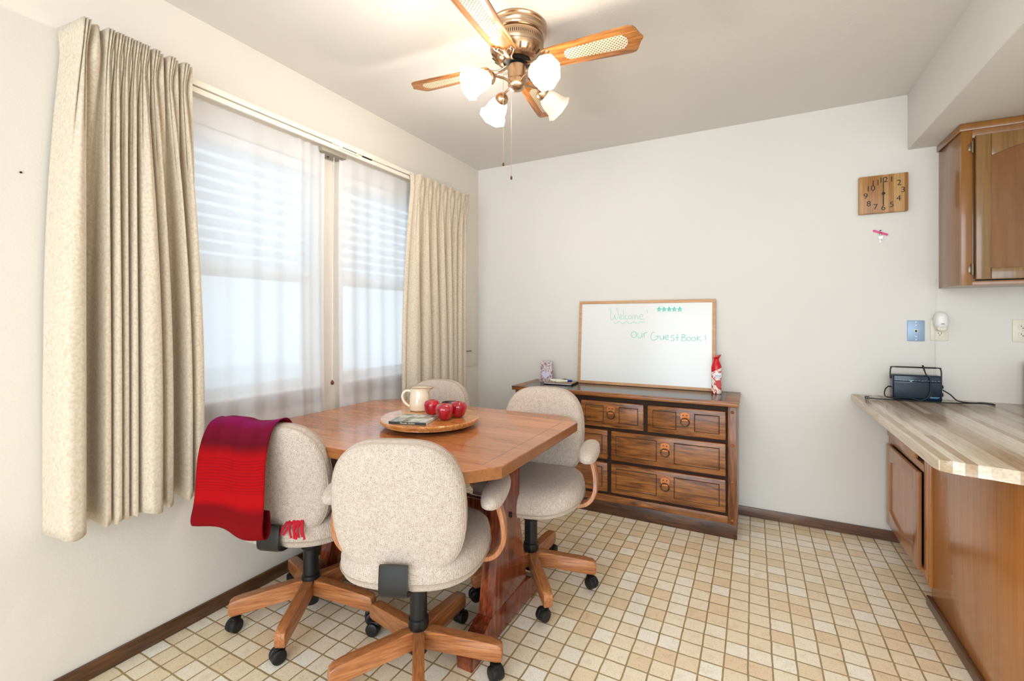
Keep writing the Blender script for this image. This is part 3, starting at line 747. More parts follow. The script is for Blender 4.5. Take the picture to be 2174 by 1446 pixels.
# ---------------- dresser ----------------
DX0, DX1 = .545, 1.917; DYF = -.382; DT = .765
t = thing('dresser', 'long dark oak dresser with ring-pull drawers against the back wall', 'dresser', ((DX0+DX1)/2, -.21, 0))
cx = (DX0+DX1)/2; cy = -.21
def lc(p): return (p[0]-cx, p[1]-cy, p[2])
box('carcass', lc((DX0+.004, DYF+.02, .0)), lc((DX1-.002, -.016, .735)), M['dresser_dark'], t, .002)
box('side_panel', lc((DX1-.002, DYF+.004, .09)), lc((DX1, -.016, .735)), mat('pale_side', (176, 168, 156), .5), t, 0)
box('drawer_recess', lc((DX0+.046, DYF+.012, .12)), lc((DX1-.046, DYF+.021, .735)), mat('recess_brown', (52, 30, 16), .8), t, 0)
box('plinth', lc((DX0, DYF-.004, 0)), lc((DX1, DYF+.02, .082)), M['dresser_dark'], t, .003)
box('bottom_rail', lc((DX0+.045, DYF-.006, .082)), lc((DX1-.045, DYF+.02, .124)), M['dresser'], t, .003)
for xa, xb in ((DX0, DX0+.046), (DX1-.046, DX1)):
    ps = box('corner_post', lc((xa, DYF-.012, .082)), lc((xb, DYF+.02, .735)), M['dresser_v'], t, .003)
    for z in (.108, .318, .520, .705):
        bm = NB(); bm_lathe(bm, [(.0085, 0), (.0075, .005), (.004, .008), (.001, .009)], 14, Matrix.Translation(lc(((xa+xb)/2, DYF-.012, z))) @ Matrix.Rotation(PI/2, 4, 'X')); obj('peg', bm, M['dresser'], ps)
bm = NB(); bm_box(bm, lc((DX0-.016, DYF-.038, .738)), lc((DX1+.010, -.012, DT-.004)), .005)
# top frame with laminate inlay
tf = obj('top', bm, M['dresser'], t)
bm = NB()
for a, b in (((DX0-.016, DYF-.038, DT-.006), (DX1+.010, DYF-.015, DT)), ((DX0-.016, DYF-.015, DT-.006), (DX0+.06, -.012, DT)), ((DX1-.065, DYF-.015, DT-.006), (DX1+.010, -.012, DT)), ((DX0+.06, -.045, DT-.006), (DX1-.065, -.012, DT))): bm_box(bm, lc(a), lc(b), .001)
obj('border', bm, M['dresser'], tf)
box('laminate_inlay', lc((DX0+.06, DYF-.015, DT-.005)), lc((DX1-.065, -.045, DT-.0005)), M['slate'], tf, 0)
def drawer(x0, x1, z0, z1):
    y = DYF-.014
    d = box('drawer', lc((x0, y, z0)), lc((x1, DYF+.02, z1)), M['dresser'], t, .006)
    # routed panels: raised beads
    mid = (x0+x1)/2
    for a, b in ((x0+.035, mid-.052), (mid+.052, x1-.035)):
        bm = NB()
        za, zb = z0+.034, z1-.030
        fr = .004
        for p, q in (((a, za), (b, za+fr)), ((a, zb-fr), (b, zb)), ((a, za+fr), (a+fr, zb-fr)), ((b-fr, za+fr), (b, zb-fr))):
            bm_box(bm, lc((p[0], y-.0035, p[1])), lc((q[0], y+.001, q[1])), .0014)
        obj('panel_bead', bm, M['dresser'], d)
    bm = NB()
    for a, b in ((x0+.035, mid-.052), (mid+.052, x1-.035)):
        za, zb = z0+.034, z1-.030; g = .0035
        for p, q in (((a-g, za-g), (b+g, za)), ((a-g, zb), (b+g, zb+g)), ((a-g, za), (a, zb)), ((b, za), (b+g, zb))):
            bm_box(bm, lc((p[0], y-.0006, p[1])), lc((q[0], y+.0005, q[1])))
    obj('groove', bm, M['blackgap'], d)
    zc = (z0+z1)/2+.030
    pl = [(1.25*px_, 1.05*pz_) for px_, pz_ in [(-.017, -.022), (.017, -.022), (.019, -.004), (.022, .006), (.019, .010), (.021, .018), (.014, .020), (.010, .026), (.004, .024), (0, .030), (-.004, .024), (-.010, .026), (-.014, .020), (-.021, .018), (-.019, .010), (-.022, .006), (-.019, -.004)]]
    mt = Matrix.Translation(lc((mid, y-.001, zc))) @ Matrix.Rotation(PI/2, 4, 'X')
    bm = NB(); bm_prism(bm, pl, 0, .004, mt, .001); hp = obj('pull_plate', bm, M['copper'], d)
    bm = NB()
    for s in (-1, 1): bm_lathe(bm, [(.0035, .004), (.0035, .0065), (.001, .0075)], 12, mt @ Matrix.Translation((s*.010, .010, 0)))
    obj('nail_head', bm, M['iron'], hp)
    bm = NB(); bm_lathe(bm, [(.006, -.0165), (.006, .0165)], 14, Matrix.Translation(lc((mid, y-.008, zc-.018))) @ Matrix.Rotation(PI/2, 4, 'Y')); obj('hinge_roll', bm, M['copper'], hp)
    c = Vector(lc((mid, y-.010, zc-.030)))
    bm = NB(); bm_tube(bm, [c+Vector((.0235*math.cos(2*PI*i/30), 0, .0235*math.sin(2*PI*i/30))) for i in range(30)], .0026, 8, closed=True); obj('ring_pull', bm, M['iron'], d)
w3 = (1.861-1.434)
for x0, x1, z0, z1 in ((1.434, 1.861, .546, .706), (1.017, 1.412, .546, .706), (.601, .995, .546, .706), (1.213, 1.861, .345, .526), (.601, 1.190, .345, .526), (1.213, 1.861, .142, .325), (.601, 1.190, .142, .325)):
    drawer(x0, x1, z0, z1)

# ---------------- whiteboard ----------------
bw, bh = .905, .585
t = thing('whiteboard', 'wood-framed whiteboard with green handwriting leaning on the wall atop the dresser', 'whiteboard', (1.333, -.062, .7655)); t.rotation_euler = (R(-4.6), 0, R(.3))
fw = .020
bm = NB()
for a, b in (((-bw/2, -.012, 0), (bw/2, .006, fw)), ((-bw/2, -.012, bh-fw), (bw/2, .006, bh)), ((-bw/2, -.012, fw), (-bw/2+fw, .006, bh-fw)), ((bw/2-fw, -.012, fw), (bw/2, .006, bh-fw))): bm_box(bm, a, b, .002)
obj('frame', bm, M['lightframe'], t)
box('writing_surface', (-bw/2+fw-.002, -.006, fw-.002), (bw/2-fw+.002, .003, bh-fw+.002), M['board'], t, 0)
iw, ih = bw-2*fw, bh-2*fw
def b2(x, y):
    u, v = .5, .5
    for _ in range(6):
        xl = 118-20*v; xr = 1712-40*v; u = (x-xl)/(xr-xl)
        yt = 195-23*u; yb = 1140+100*u; v = (y-yt)/(yb-yt)
    return Vector((-iw/2+u*iw, -.0068, bh-fw-v*ih))
def ell(cx_, cy_, rx, ry, n=14): return [(cx_+rx*math.cos(2*PI*i/n), cy_+ry*math.sin(2*PI*i/n)) for i in range(n+1)]
wel = [[(470, 262), (480, 252), (497, 250), (503, 262), (500, 300), (497, 345), (505, 380), (520, 392), (538, 378), (550, 345), (556, 330), (558, 355), (565, 380), (578, 385), (595, 360), (600, 310), (588, 270), (578, 252), (590, 243), (608, 246)],
       [(612, 368), (640, 354), (650, 337), (636, 324), (621, 338), (617, 365), (630, 386), (658, 376)], [(664, 262), (668, 320), (671, 386)],
       [(716, 342), (700, 334), (687, 350), (689, 375), (705, 386), (722, 378)], ell(748, 360, 20, 24), [(778, 386), (780, 340), (796, 334), (807, 352), (810, 385), (812, 352), (828, 333), (842, 345), (848, 384)],
       [(862, 360), (892, 350), (906, 336), (891, 321), (873, 334), (867, 360), (884, 386), (928, 380)], [(956, 260), (966, 306)], [(954, 366), (957, 370)],
       [(545, 412), (556, 440), (610, 414), (655, 441), (702, 413), (745, 443), (795, 417), (842, 439), (886, 416), (938, 423)]]
gb = [ell(795, 577, 33, 38), [(845, 552), (844, 600), (860, 618), (880, 612), (891, 590), (893, 553), (894, 600), (902, 616)], [(916, 558), (922, 612), (918, 578), (932, 554), (960, 553)],
      [(1050, 545), (1018, 556), (1003, 600), (1010, 640), (1040, 647), (1075, 628), (1086, 600), (1058, 598), (1102, 596)], [(1116, 590), (1112, 622), (1128, 639), (1148, 630), (1153, 590), (1157, 638)],
      [(1174, 614), (1206, 606), (1202, 586), (1181, 588), (1171, 618), (1184, 641), (1212, 632)], [(1277, 588), (1250, 586), (1237, 605), (1262, 620), (1276, 636), (1258, 654), (1234, 646)],
      [(1312, 568), (1308, 658)], [(1285, 618), (1332, 609)], [(1366, 573), (1358, 657)], [(1366, 576), (1396, 580), (1400, 600), (1368, 612), (1406, 622), (1409, 645), (1386, 656), (1358, 656)],
      ell(1440, 632, 21, 23), ell(1493, 632, 22, 23), [(1536, 588), (1532, 657)], [(1573, 598), (1539, 628), (1582, 656)], [(1622, 580), (1625, 642)], [(1624, 668), (1627, 671)]]
def strokes(S_, r): 
    bm = NB()
    for s in S_:
        P = [b2(*p) for p in s]
        bm_tube(bm, smooth_path(P, 4) if len(P) > 2 else P, r, 6)
    return bm
obj('welcome_writing', strokes(wel, .0011), M['teal_pale'], t)
obj('guest_book_writing', strokes(gb, .0013), M['teal'], t)
stars = []
for cxs in (1107, 1165, 1225, 1285, 1348):
    pts = [(cxs+28*math.sin(2*PI*(2*i % 5)/5), 262-32*math.cos(2*PI*(2*i % 5)/5)) for i in range(6)]
    stars.append(pts)
bm = NB()
for s in stars: bm_tube(bm, [b2(*p) for p in s], .0029, 6)
obj('star_drawing', bm, mat('bright_teal_marker', (30, 226, 208), .5), t)

# air freshener can
def can_mat():
    m = mat('floral_can', (240, 226, 214), .25)
    v = coords(m); c = ramp(m, noise(m, v, 48, 3, .6, .6), [(.34, (196, 24, 44)), (.42, (222, 70, 84)), (.46, (244, 232, 214)), (.60, (248, 240, 232)), (.66, (190, 206, 120))], 'CONSTANT'); base(m, c); return m
t = thing('air_freshener_can', 'red-capped floral air freshener spray can at the right end of the dresser', 'spray can', (1.796, -.130, .7655), R(12))
bm = NB(); bm_lathe(bm, [(.026, 0), (.0285, .003), (.029, .008), (.029, .150), (.028, .158), (.024, .166)], 36); obj('can', bm, can_mat(), t)
bm = NB()
def capr(a, j): return 1
prof = [(.0295, .147), (.0295, .160), (.0265, .175), (.021, .190), (.0150, .203), (.0145, .210), (.0180, .219), (.0250, .2265), (.0245, .2295), (.002, .231)]
rings = bm_lathe(bm, prof, 36)
for j, rg in enumerate(rings):
    for vtx in rg:
        vtx.co.z += (vtx.co.x*.42 if j >= 7 else (vtx.co.x*.55 if j <= 0 else 0)); vtx.co.x += (.003 if j > 6 else 0)
obj('cap', bm, mat('red_cap', (208, 14, 30), .3), t)
bm = NB(); mtb = Matrix.Translation((.006, -.0288, .112)) @ Matrix.Rotation(PI/2, 4, 'X'); bm_lathe(bm, [(.0185, -.004), (.0185, .0008), (.017, .0012)], 28, mtb); bd = obj('badge', bm, mat('white_badge', (226, 226, 240), .3), t)
obj('badge_ring', text_bm('febreze', .0105, mtb @ Matrix.Translation((0, 0, .0013)), .0002), mat('navy_print', (30, 44, 110), .5), bd)
bm = NB(); bm_prism(bm, [(-.012, .082), (.022, .086), (.025, .05), (.008, .028), (-.006, .05)], .0290, .0296, Matrix.Rotation(PI/2, 4, 'X')); obj('label_panel', bm, mat('red_label', (196, 28, 46), .3), t)

# small floral box, tray book and markers
def floral():
    m = mat('floral_print', (226, 214, 214), .5)
    v = coords(m); c = ramp(m, noise(m, v, 95, 4, .7, 1.0), [(.40, (92, 62, 82)), (.46, (176, 150, 168)), (.52, (232, 222, 224)), (.60, (222, 206, 190)), (.66, (150, 84, 96))]); base(m, c); return m
t = thing('floral_box', 'small floral-print gift box with a lilac heart label, left on the dresser', 'box', (.660, -.115, .7655), R(8))
bm = NB(); vs = bm_box(bm, (-.048, -.022, 0), (.048, .022, .150), .002)
for v_ in vs:
    if v_.co.z > .1: v_.co.x *= .84; v_.co.y = v_.co.y*.6
obj('box_body', bm, floral(), t)
hp = []
for i in range(40):
    a = 2*PI*i/40; hp.append((.0020*16*math.sin(a)**3, .0020*(13*math.cos(a)-5*math.cos(2*a)-2*math.cos(3*a)-math.cos(4*a))))
bm = NB(); bm_prism(bm, hp, 0, .0015, Matrix.Translation((-.002, -.0232, .052)) @ Matrix.Rotation(PI/2+R(-4), 4, 'X')); obj('heart_label', bm, mat('lilac', (216, 206, 232), .4), t)
t = thing('tray_notebook', 'tan and dark ring binder lying flat on the dresser under three markers', 'notebook', (.790, -.165, .7655), R(2))
box('cover', (-.105, -.075, 0), (.105, .075, .012), M['blackrub'], t, .002)
box('page_edge', (-.100, -.0765, .005), (.100, -.070, .010), mat('pale_pages', (224, 214, 222), .5), t, 0)
box('top_sheet', (-.102, -.068, .012), (.102, .073, .0135), mat('kraft_card', (176, 150, 118), .6), t, 0)
for k, (x, y, ang, cc, lab) in enumerate(((.762, -.150, 34, (60, 50, 36), 'white dry-erase marker with a dark cap on the notebook'), (.784, -.168, 36, (26, 110, 90), 'white dry-erase marker with a green cap on the notebook'), (.818, -.184, 33, (44, 50, 150), 'white dry-erase marker with a blue cap, nearest the whiteboard'))):
    t = thing('dry_erase_marker', lab, 'marker', (x, y, .7655+.0135+.0082), R(ang), 'dry-erase markers on the notebook')
    bm = NB(); bm_lathe(bm, [(.006, -.055), (.0078, -.052), (.0078, .025), (.006, .028)], 18, Matrix.Rotation(PI/2, 4, 'Y')); obj('barrel', bm, mat('white_barrel', (226, 232, 214), .3), t)
    bm = NB(); bm_lathe(bm, [(.0066, .026), (.0082, .028), (.0080, .055), (.005, .060)], 18, Matrix.Rotation(PI/2, 4, 'Y')); obj('cap', bm, mat('marker_cap', cc, .3), t)

# ---------------- wall clock ----------------
def clock_mat():
    m = mat('butcher_block', (190, 146, 90), .4)
    v = coords(m); sp = N(m, 'ShaderNodeSeparateXYZ'); L(m, v, sp.inputs[0])
    wn = N(m, 'ShaderNodeTexWhiteNoise', noise_dimensions='1D'); L(m, mth(m, 'FLOOR', mth(m, 'MULTIPLY', sp.outputs[0], 44)), wn.inputs['W'])
    c = ramp(m, wn.outputs['Value'], [(0, (164, 112, 60)), (.5, (186, 140, 84)), (1, (204, 166, 112))])
    g = ramp(m, noise(m, coords(m, (90, 90, 6)), 1.5, 4), [(.35, (214, 200, 184)), (.6, (255, 255, 255))]); base(m, mix(m, .6, c, g, 'MULTIPLY')); return m
t = thing('wall_clock', 'rectangular wooden wall clock with black numerals beside the upper cabinet', 'clock', (2.628, 0, 1.910))
bm = NB(); bm_box(bm, (-.1075, -.030, -.104), (.1075, 0, .104), .004); obj('clock_body', bm, clock_mat(), t)
bk_ = mat('black_print', (22, 16, 14), .5)
bm = NB(); dig = {12: (0, .074), 1: (.036, .073), 2: (.068, .050), 3: (.085, .010), 4: (.066, -.034), 5: (.036, -.065), 6: (0, -.078), 7: (-.034, -.070), 8: (-.064, -.050), 9: (-.078, -.006), 10: (-.056, .034), 11: (-.034, .062)}
for k, (x, z) in dig.items(): text_bm(str(k), .042, Matrix.Translation((x, -.0303, z)) @ Matrix.Rotation(PI/2, 4, 'X'), .0004, bm=bm)
obj('numerals', bm, bk_, t)
bm = NB(); bm_box(bm, (-.0016, -.0345, -.002), (.0016, -.0335, .086)); obj('minute_hand', bm, bk_, t)
bm = NB(); bm_box(bm, (-.0022, -.0330, -.062), (.0022, -.0320, .002)); obj('hour_hand', bm, bk_, t)
bm = NB(); bm_lathe(bm, [(.007, .030), (.007, .036), (.004, .038)], 20, Matrix.Rotation(PI/2, 4, 'X')); obj('hub', bm, bk_, t)

# keys
t = thing('key', 'silver house key with a bright pink tag hanging under the clock', 'key', (2.620, 0, 1.700))
bm = NB(); bm_tube(bm, [(0, 0, .012), (0, -.012, .012)], .0028, 10); obj('push_pin', bm, M['blackrub'], t)
bm = NB(); bm_box(bm, (-.036, -.0075, -.0055), (.036, -.004, .0055), .002, 2, Matrix.Rotation(R(24), 4, 'Y')); obj('pink_tag', bm, M['pink'], t)
bm = NB(); bm_lathe(bm, [(.011, 0), (.011, .0025)], 18, Matrix.Translation((.001, -.004, -.026)) @ Matrix.Rotation(PI/2, 4, 'X')); bm_box(bm, (-.0045, -.0065, -.056), (.0045, -.004, -.032), .0008)
bm_box(bm, (.004, -.0065, -.052), (.0065, -.004, -.046), 0); obj('blade', bm, M['silver_key'], t)
bm = NB(); bm_tube(bm, [(.006*math.cos(2*PI*i/16), -.009, -.008+.010*math.sin(2*PI*i/16)) for i in range(16)], .0007, 5, closed=True); obj('key_ring', bm, M['iron'], t)

# ---------------- wall plates ----------------
t = thing('phone_jack_plate', 'brushed metal phone jack wall plate left of the plug-in air freshener', 'wall plate', (2.7725, 0, 1.158))
box('plate', (-.0365, -.006, -.056), (.0365, 0, .056), M['plate_metal'], t, .004)
bm = NB(); bm_box(bm, (-.008, -.0065, -.009), (.008, -.004, .009), .001); j_ = obj('jack', bm, M['outlet'], t)
box('port', (-.0045, -.0069, -.006), (.0045, -.0062, .004), M['blackgap'], j_, 0)
for z in (.047, -.047, .030, -.030):
    bm = NB(); bm_lathe(bm, [(.0028, 0), (.0028, .0012)], 10, Matrix.Translation((0, -.006, z)) @ Matrix.Rotation(PI/2, 4, 'X')); obj('screw', bm, M['steel'], t)
def outlet(x, z, label):
    t = thing('power_outlet', label, 'power outlet', (x, 0, z), 0, 'ivory duplex outlets on the back wall')
    box('plate', (-.0365, -.006, -.057), (.0365, 0, .057), M['outlet'], t, .004)
    for s in (-1, 1):
        bm = NB(); bm_cushion(bm, selip(24, .0175, .0145, 3.2), [(1, .005), (1, .0078), (.95, .0085)], Matrix.Translation((0, 0, s*.0195)) @ Matrix.Rotation(PI/2, 4, 'X')); rc = obj('receptacle', bm, M['outlet'], t)
        bm = NB()
        for sx in (-1, 1): bm_box(bm, (sx*.0065-.001, -.0092, s*.0195-.001), (sx*.0065+.001, -.0084, s*.0195+.007))
        bm_lathe(bm, [(.0024, 0), (.0024, .0008)], 10, Matrix.Translation((0, -.0084, s*.0195-.0065)) @ Matrix.Rotation(PI/2, 4, 'X')); obj('slot', bm, M['blackgap'], rc)
    bm = NB(); bm_lathe(bm, [(.0025, 0), (.0025, .0015)], 10, Matrix.Translation((0, -.006, 0)) @ Matrix.Rotation(PI/2, 4, 'X')); obj('screw', bm, M['steel'], t)
outlet(2.869, 1.163, 'ivory duplex power outlet behind the plug-in air freshener')
outlet(3.183, 1.163, 'ivory duplex power outlet at the right edge of the photo')
t = thing('plug_in_air_freshener', 'white plug-in air freshener in the outlet beside the phone jack', 'air freshener', (2.868, -.009, 1.208)); t.scale = (1.15, 1.1, 1.2)
bm = NB(); bm_cushion(bm, selip(28, .024, .030, 2.6), [(.9, 0), (1, .006), (1.02, .02), (.95, .034), (.7, .042), (.2, .045)], Matrix.Rotation(PI/2, 4, 'X'), lambda p: Vector((p.x*(1-.25*max(0, p.y/.03)), p.y+.012*(p.y > 0), p.z))); obj('housing', bm, M['white'], t, 60)
bm = NB(); bm_cushion(bm, selip(24, .019, .012, 2.2), [(1, .006), (1, .03), (.8, .036)], Matrix.Translation((0, 0, -.030)) @ Matrix.Rotation(PI/2, 4, 'X')); obj('refill_bottle', bm, mat('clear_refill', (226, 220, 206), .1), t)
bm = NB(); bm_box(bm, (-.006, -.0475, -.012), (.006, -.040, -.008), .001); obj('vent', bm, mat('grey_vent', (150, 150, 150), .5), t)

# ---------------- counter, cabinets ----------------
def counter_mat():
    m = mat('butcher_block_laminate', (206, 186, 160), .17)
    v = coords(m, rot=(0, 0, R(0))); sp = N(m, 'ShaderNodeSeparateXYZ'); L(m, v, sp.inputs[0])
    st = mth(m, 'FLOOR', mth(m, 'MULTIPLY', sp.outputs[0], 38)); wn = N(m, 'ShaderNodeTexWhiteNoise', noise_dimensions='2D')
    cb = N(m, 'ShaderNodeCombineXYZ'); L(m, st, cb.inputs[0]); L(m, mth(m, 'FLOOR', mth(m, 'ADD', mth(m, 'MULTIPLY', sp.outputs[1], .3), mth(m, 'MULTIPLY', st, .37))), cb.inputs[1]); L(m, cb.outputs[0], wn.inputs['Vector'])
    c = ramp(m, wn.outputs['Value'], [(0, (174, 146, 118)), (.3, (200, 178, 152)), (.6, (216, 199, 178)), (1, (232, 220, 202))])
    g = ramp(m, noise(m, coords(m, (80, 5, 80)), 1.4, 5, .6, .8), [(.32, (176, 158, 140)), (.58, (255, 255, 255))])
    base(m, mix(m, .4, c, g, 'MULTIPLY')); return m
M['counter'] = counter_mat()
ct = [(2.4875, 0), (2.4875, -1.345), (2.494, -1.375), (2.515, -1.388), (2.553, -1.391), (2.604, -1.405), (2.66, -1.423), (2.75, -1.456), (2.9, -1.51), (3.1, -1.57), (3.45, -1.60), (3.45, 0)]
bm = NB(); bm_prism(bm, [(x-2.97, y+.75) for x, y in reversed(ct)], .759, .797, None, .006); o = obj('countertop', bm, M['counter']); o.location = (2.97, -.75, 0)
tag(o, 'striped butcher-block laminate countertop with a curved end, holding the radio', 'countertop')
t = thing('base_cabinet', 'brown wooden base cabinet under the striped countertop', 'cabinet', (2.95, -.35, 0))
def l2(p): return (p[0]-2.95, p[1]+.35, p[2])
box('cabinet_body', l2((2.672, -.64, .10)), l2((3.40, -.012, .758)), M['cab_door'], t, .001)
box('toe_kick', l2((2.745, -.64, 0)), l2((3.35, -.012, .10)), M['cab_door'], t, .001)
bm = NB(); bm_box(bm, l2((2.655, -.045, .10)), l2((2.672, -.012, .758)), .001); bm_box(bm, l2((2.655, -.648, .10)), l2((2.672, -.60, .758)), .001); bm_box(bm, l2((2.655, -.60, .552)), l2((2.672, -.045, .585)), .001); bm_box(bm, l2((2.655, -.60, .735)), l2((2.672, -.045, .758)), .001); bm_box(bm, l2((2.655, -.60, .10)), l2((2.672, -.045, .125)), .001)
obj('face_frame', bm, M['cab'], t)
box('opening', l2((2.668, -.60, .125)), l2((2.6725, -.045, .735)), M['blackgap'], t, 0)
box('drawer_front', l2((2.641, -.520, .590)), l2((2.656, -.045, .745)), M['cab'], t, .003)
# cathedral style door
def arch_door(parent, x, y0, y1, z0, z1, mf, mp, fw=.055, sign=-1):
    bm = NB(); n = 14; pts_in = []; 
    for i in range(n+1): pts_in.append((y1-fw-(y1-y0-2*fw)*i/n, z1-fw-.035+.035*math.sin(PI*i/n)))
    lowr = [(y0+fw+(y1-y0-2*fw)*i/n, z0+fw+.035-.035*math.sin(PI*i/n)) for i in range(n+1)]
    inner = pts_in+lowr
    m_ = len(inner); outer = []
    for (yy, zz) in inner:
        pass
    # frame from strips: stiles and arched rails
    def pr(poly): bm_prism(bm, poly, 0, .018, Matrix(((0, 0, 1, x-.018 if sign < 0 else x), (1, 0, 0, 0), (0, 1, 0, 0), (0, 0, 0, 1))), .003)
    pr([(y0, z0), (y0+fw, z0), (y0+fw, z1), (y0, z1)]); pr([(y1-fw, z0), (y1, z0), (y1, z1), (y1-fw, z1)])
    pr([(y0+fw, z1)]+[(p[0], p[1]) for p in reversed(pts_in)]+[(y1-fw, z1)])
    pr([(y0+fw, z0)]+[(p[0], p[1]) for p in lowr]+[(y1-fw, z0)])
    d = obj('door', bm, mf, parent)
    box('door_panel', (x-.010, y0+fw*.6, z0+fw*.6), (x-.004, y1-fw*.6, z1-fw*.6), mp, d, 0)
    return d
arch_door(t, 2.655-2.95, -.575+.35, -.050+.35, .115, .545, M['cab_door'], M['cab'])
ep = box('end_panel', l2((2.668, -1.425, 0)), l2((3.40, -.648, .758)), M['cab'], t, .001)
box('base_molding', l2((2.652, -1.43, 0)), l2((2.668, -.640, .040)), M['baseb'], t, .003)
box('corner_strip', l2((2.658, -.665, .085)), l2((2.669, -.645, .758)), M['cab'], t, .001)

t = thing('upper_cabinet', 'brown wooden wall cabinet with arched-panel door under the soffit', 'cabinet', (3.3, -.15, 1.38))
def l3(p): return (p[0]-3.3, p[1]+.15, p[2]-1.38)
box('cabinet_body', l3((2.867, -.283, 1.383)), l3((3.75, 0, 2.138)), M['upcab'], t, .001)
bm = NB(); bm_box(bm, l3((2.866, -.301, 1.380)), l3((2.905, -.283, 2.138)), .001); bm_box(bm, l3((2.905, -.301, 1.380)), l3((3.75, -.283, 1.400)), .001); bm_box(bm, l3((2.905, -.301, 2.07)), l3((3.75, -.283, 2.138)), .001)
obj('face_frame', bm, M['upcab'], t)
bm = NB(); bm_box(bm, l3((2.858, -.310, 2.105)), l3((3.75, -.301, 2.1385)), .002); bm_box(bm, l3((2.858, -.301, 2.105)), l3((2.866, 0, 2.1385)), .002); obj('crown_trim', bm, M['upcab'], t)
bm = NB(); bm_box(bm, l3((2.92, -.296, 1.40)), l3((3.34, -.2995, 2.07))); obj('opening', bm, M['blackgap'], t)
# door: frame plus arched rail, facing -y
dx0, dx1, dz0, dz1 = 2.912, 3.345, 1.405, 2.075; fw = .052
MT = Matrix(((1, 0, 0, -3.3), (0, 0, -1, -.301+.15), (0, 1, 0, -1.38), (0, 0, 0, 1)))
bm = NB(); n = 16
arc = [(dx0+fw+(dx1-dx0-2*fw)*i/n, dz1-fw-.05+.045*math.sin(PI*i/n)) for i in range(n+1)]
bm_prism(bm, [(dx0, dz0), (dx0+fw, dz0), (dx0+fw, dz1), (dx0, dz1)], 0, .02, MT, .005); bm_prism(bm, [(dx1-fw, dz0), (dx1, dz0), (dx1, dz1), (dx1-fw, dz1)], 0, .02, MT, .005)
bm_prism(bm, [(dx0+fw, dz0), (dx1-fw, dz0), (dx1-fw, dz0+fw), (dx0+fw, dz0+fw)], 0, .0198, MT, .004); bm_prism(bm, [(dx0+fw, dz1)]+arc+[(dx1-fw, dz1)], 0, .0198, MT, .003)
d = obj('door', bm, M['up_frame'], t)
box('door_panel', l3((dx0+fw*.7, -.311, dz0+fw*.7)), l3((dx1-fw*.7, -.304, dz1-fw*.7)), M['up_panel'], d, 0)
for z in (1.455, 2.025):
    bm = NB(); bm_tube(bm, [l3((2.9045, -.306, z-.026)), l3((2.9045, -.306, z+.026))], .0055, 10); bm_box(bm, l3((2.890, -.3045, z-.015)), l3((2.904, -.301, z+.015)), .001); obj('hinge', bm, M['hingem'], d)
box('wooden_box', (0, 0, 0), (.10, .14, .215), M['upcab'], None, .006); o = bpy.data.objects['wooden_box']; o.location = (3.178, -.165, .7972)
tag(o, 'brown wooden box on the countertop cut off by the right photo edge', 'box')

# ---------------- radio ----------------
t = thing('radio', 'black portable radio with carry handle and raised antenna on the countertop', 'radio', (2.748, -.095, .7972), R(1.5))
def radio_body():
    m = mat('radio_black', (14, 34, 58), .2)
    return m
bm = NB(); bm_box(bm, (-.100, -.032, 0), (.100, .032, .133), .008, 3); rb = obj('case', bm, radio_body(), t)
box('speaker_grille', (-.095, -.0335, .014), (.060, -.031, .092), mat('grille', (20, 44, 66), .4), t, .001)
box('dial_strip', (-.095, -.0336, .097), (.097, -.031, .110), mat('dial', (16, 34, 56), .12), t, .001)
bm = NB()
for i in range(14): bm_box(bm, (-.088+i*.013, -.0342, .1045+(i % 2)*.001), (-.081+i*.013+(i % 3)*.001, -.0335, .1055+(i % 2)*.001))
bm_box(bm, (-.030, -.0342, .099), (-.022, -.0334, .1025)); obj('dial_marking', bm, mat('pale_print', (190, 220, 235), .5), t)
bm = NB()
for i in range(9): bm_box(bm, (.050+i*.0042, -.0345, .0205), (.0532+i*.0042, -.0334, .0245))
for i in range(7): bm_box(bm, (.052+i*.0042, -.0345, .0165), (.0546+i*.0042, -.0334, .0180))
obj('front_print', bm, mat('blue_print', (120, 180, 220), .5), t)
bm = NB()
for i in range(40): bm_box(bm, (-.092, -.0341, .017+i*.0018), (.057, -.0335, .0176+i*.0018))
obj('grille_ribs', bm, M['blackrub'], t)
bm = NB(); bm_tube(bm, smooth_path([(-.104, 0, .108), (-.104, 0, .150), (-.100, 0, .166), (-.086, 0, .171), (.086, 0, .171), (.100, 0, .166), (.104, 0, .150), (.104, 0, .108)], 5), .0032, 8)
bm_box(bm, (-.085, -.005, .167), (.085, .005, .175), .003); obj('carry_handle', bm, M['blackrub'], t)
for z in (.035, .075):
    bm = NB(); bm_lathe(bm, [(.010, .10), (.011, .102), (.010, .110), (.007, .111)], 18, Matrix.Translation((0, 0, z)) @ Matrix.Rotation(PI/2, 4, 'Y')); obj('knob', bm, M['blackrub'], t)
bm = NB(); bm_tube(bm, [(.086, .024, .130), (.087, .024, .35), (.089, .026, .46), (.092, .028, .635)], [.0024, .0018, .0012, .0008], 8); obj('antenna', bm, M['steel'], t)
bm = NB()
cp = [(-.205, -.06, .004), (-.15, -.064, .003), (-.06, -.062, .003), (.04, -.060, .003), (.11, -.058, .003), (.18, -.035, .003), (.24, -.03, .006), (.29, -.035, .004), (.295, -.010, .004), (.26, -.004, .006), (.21, -.02, .005), (.16, -.025, .012), (.135, -.012, .04), (.108, .0, .060)]
bm_tube(bm, smooth_path(cp, 8), .003, 7); obj('power_cord', bm, M['blackrub'], t)
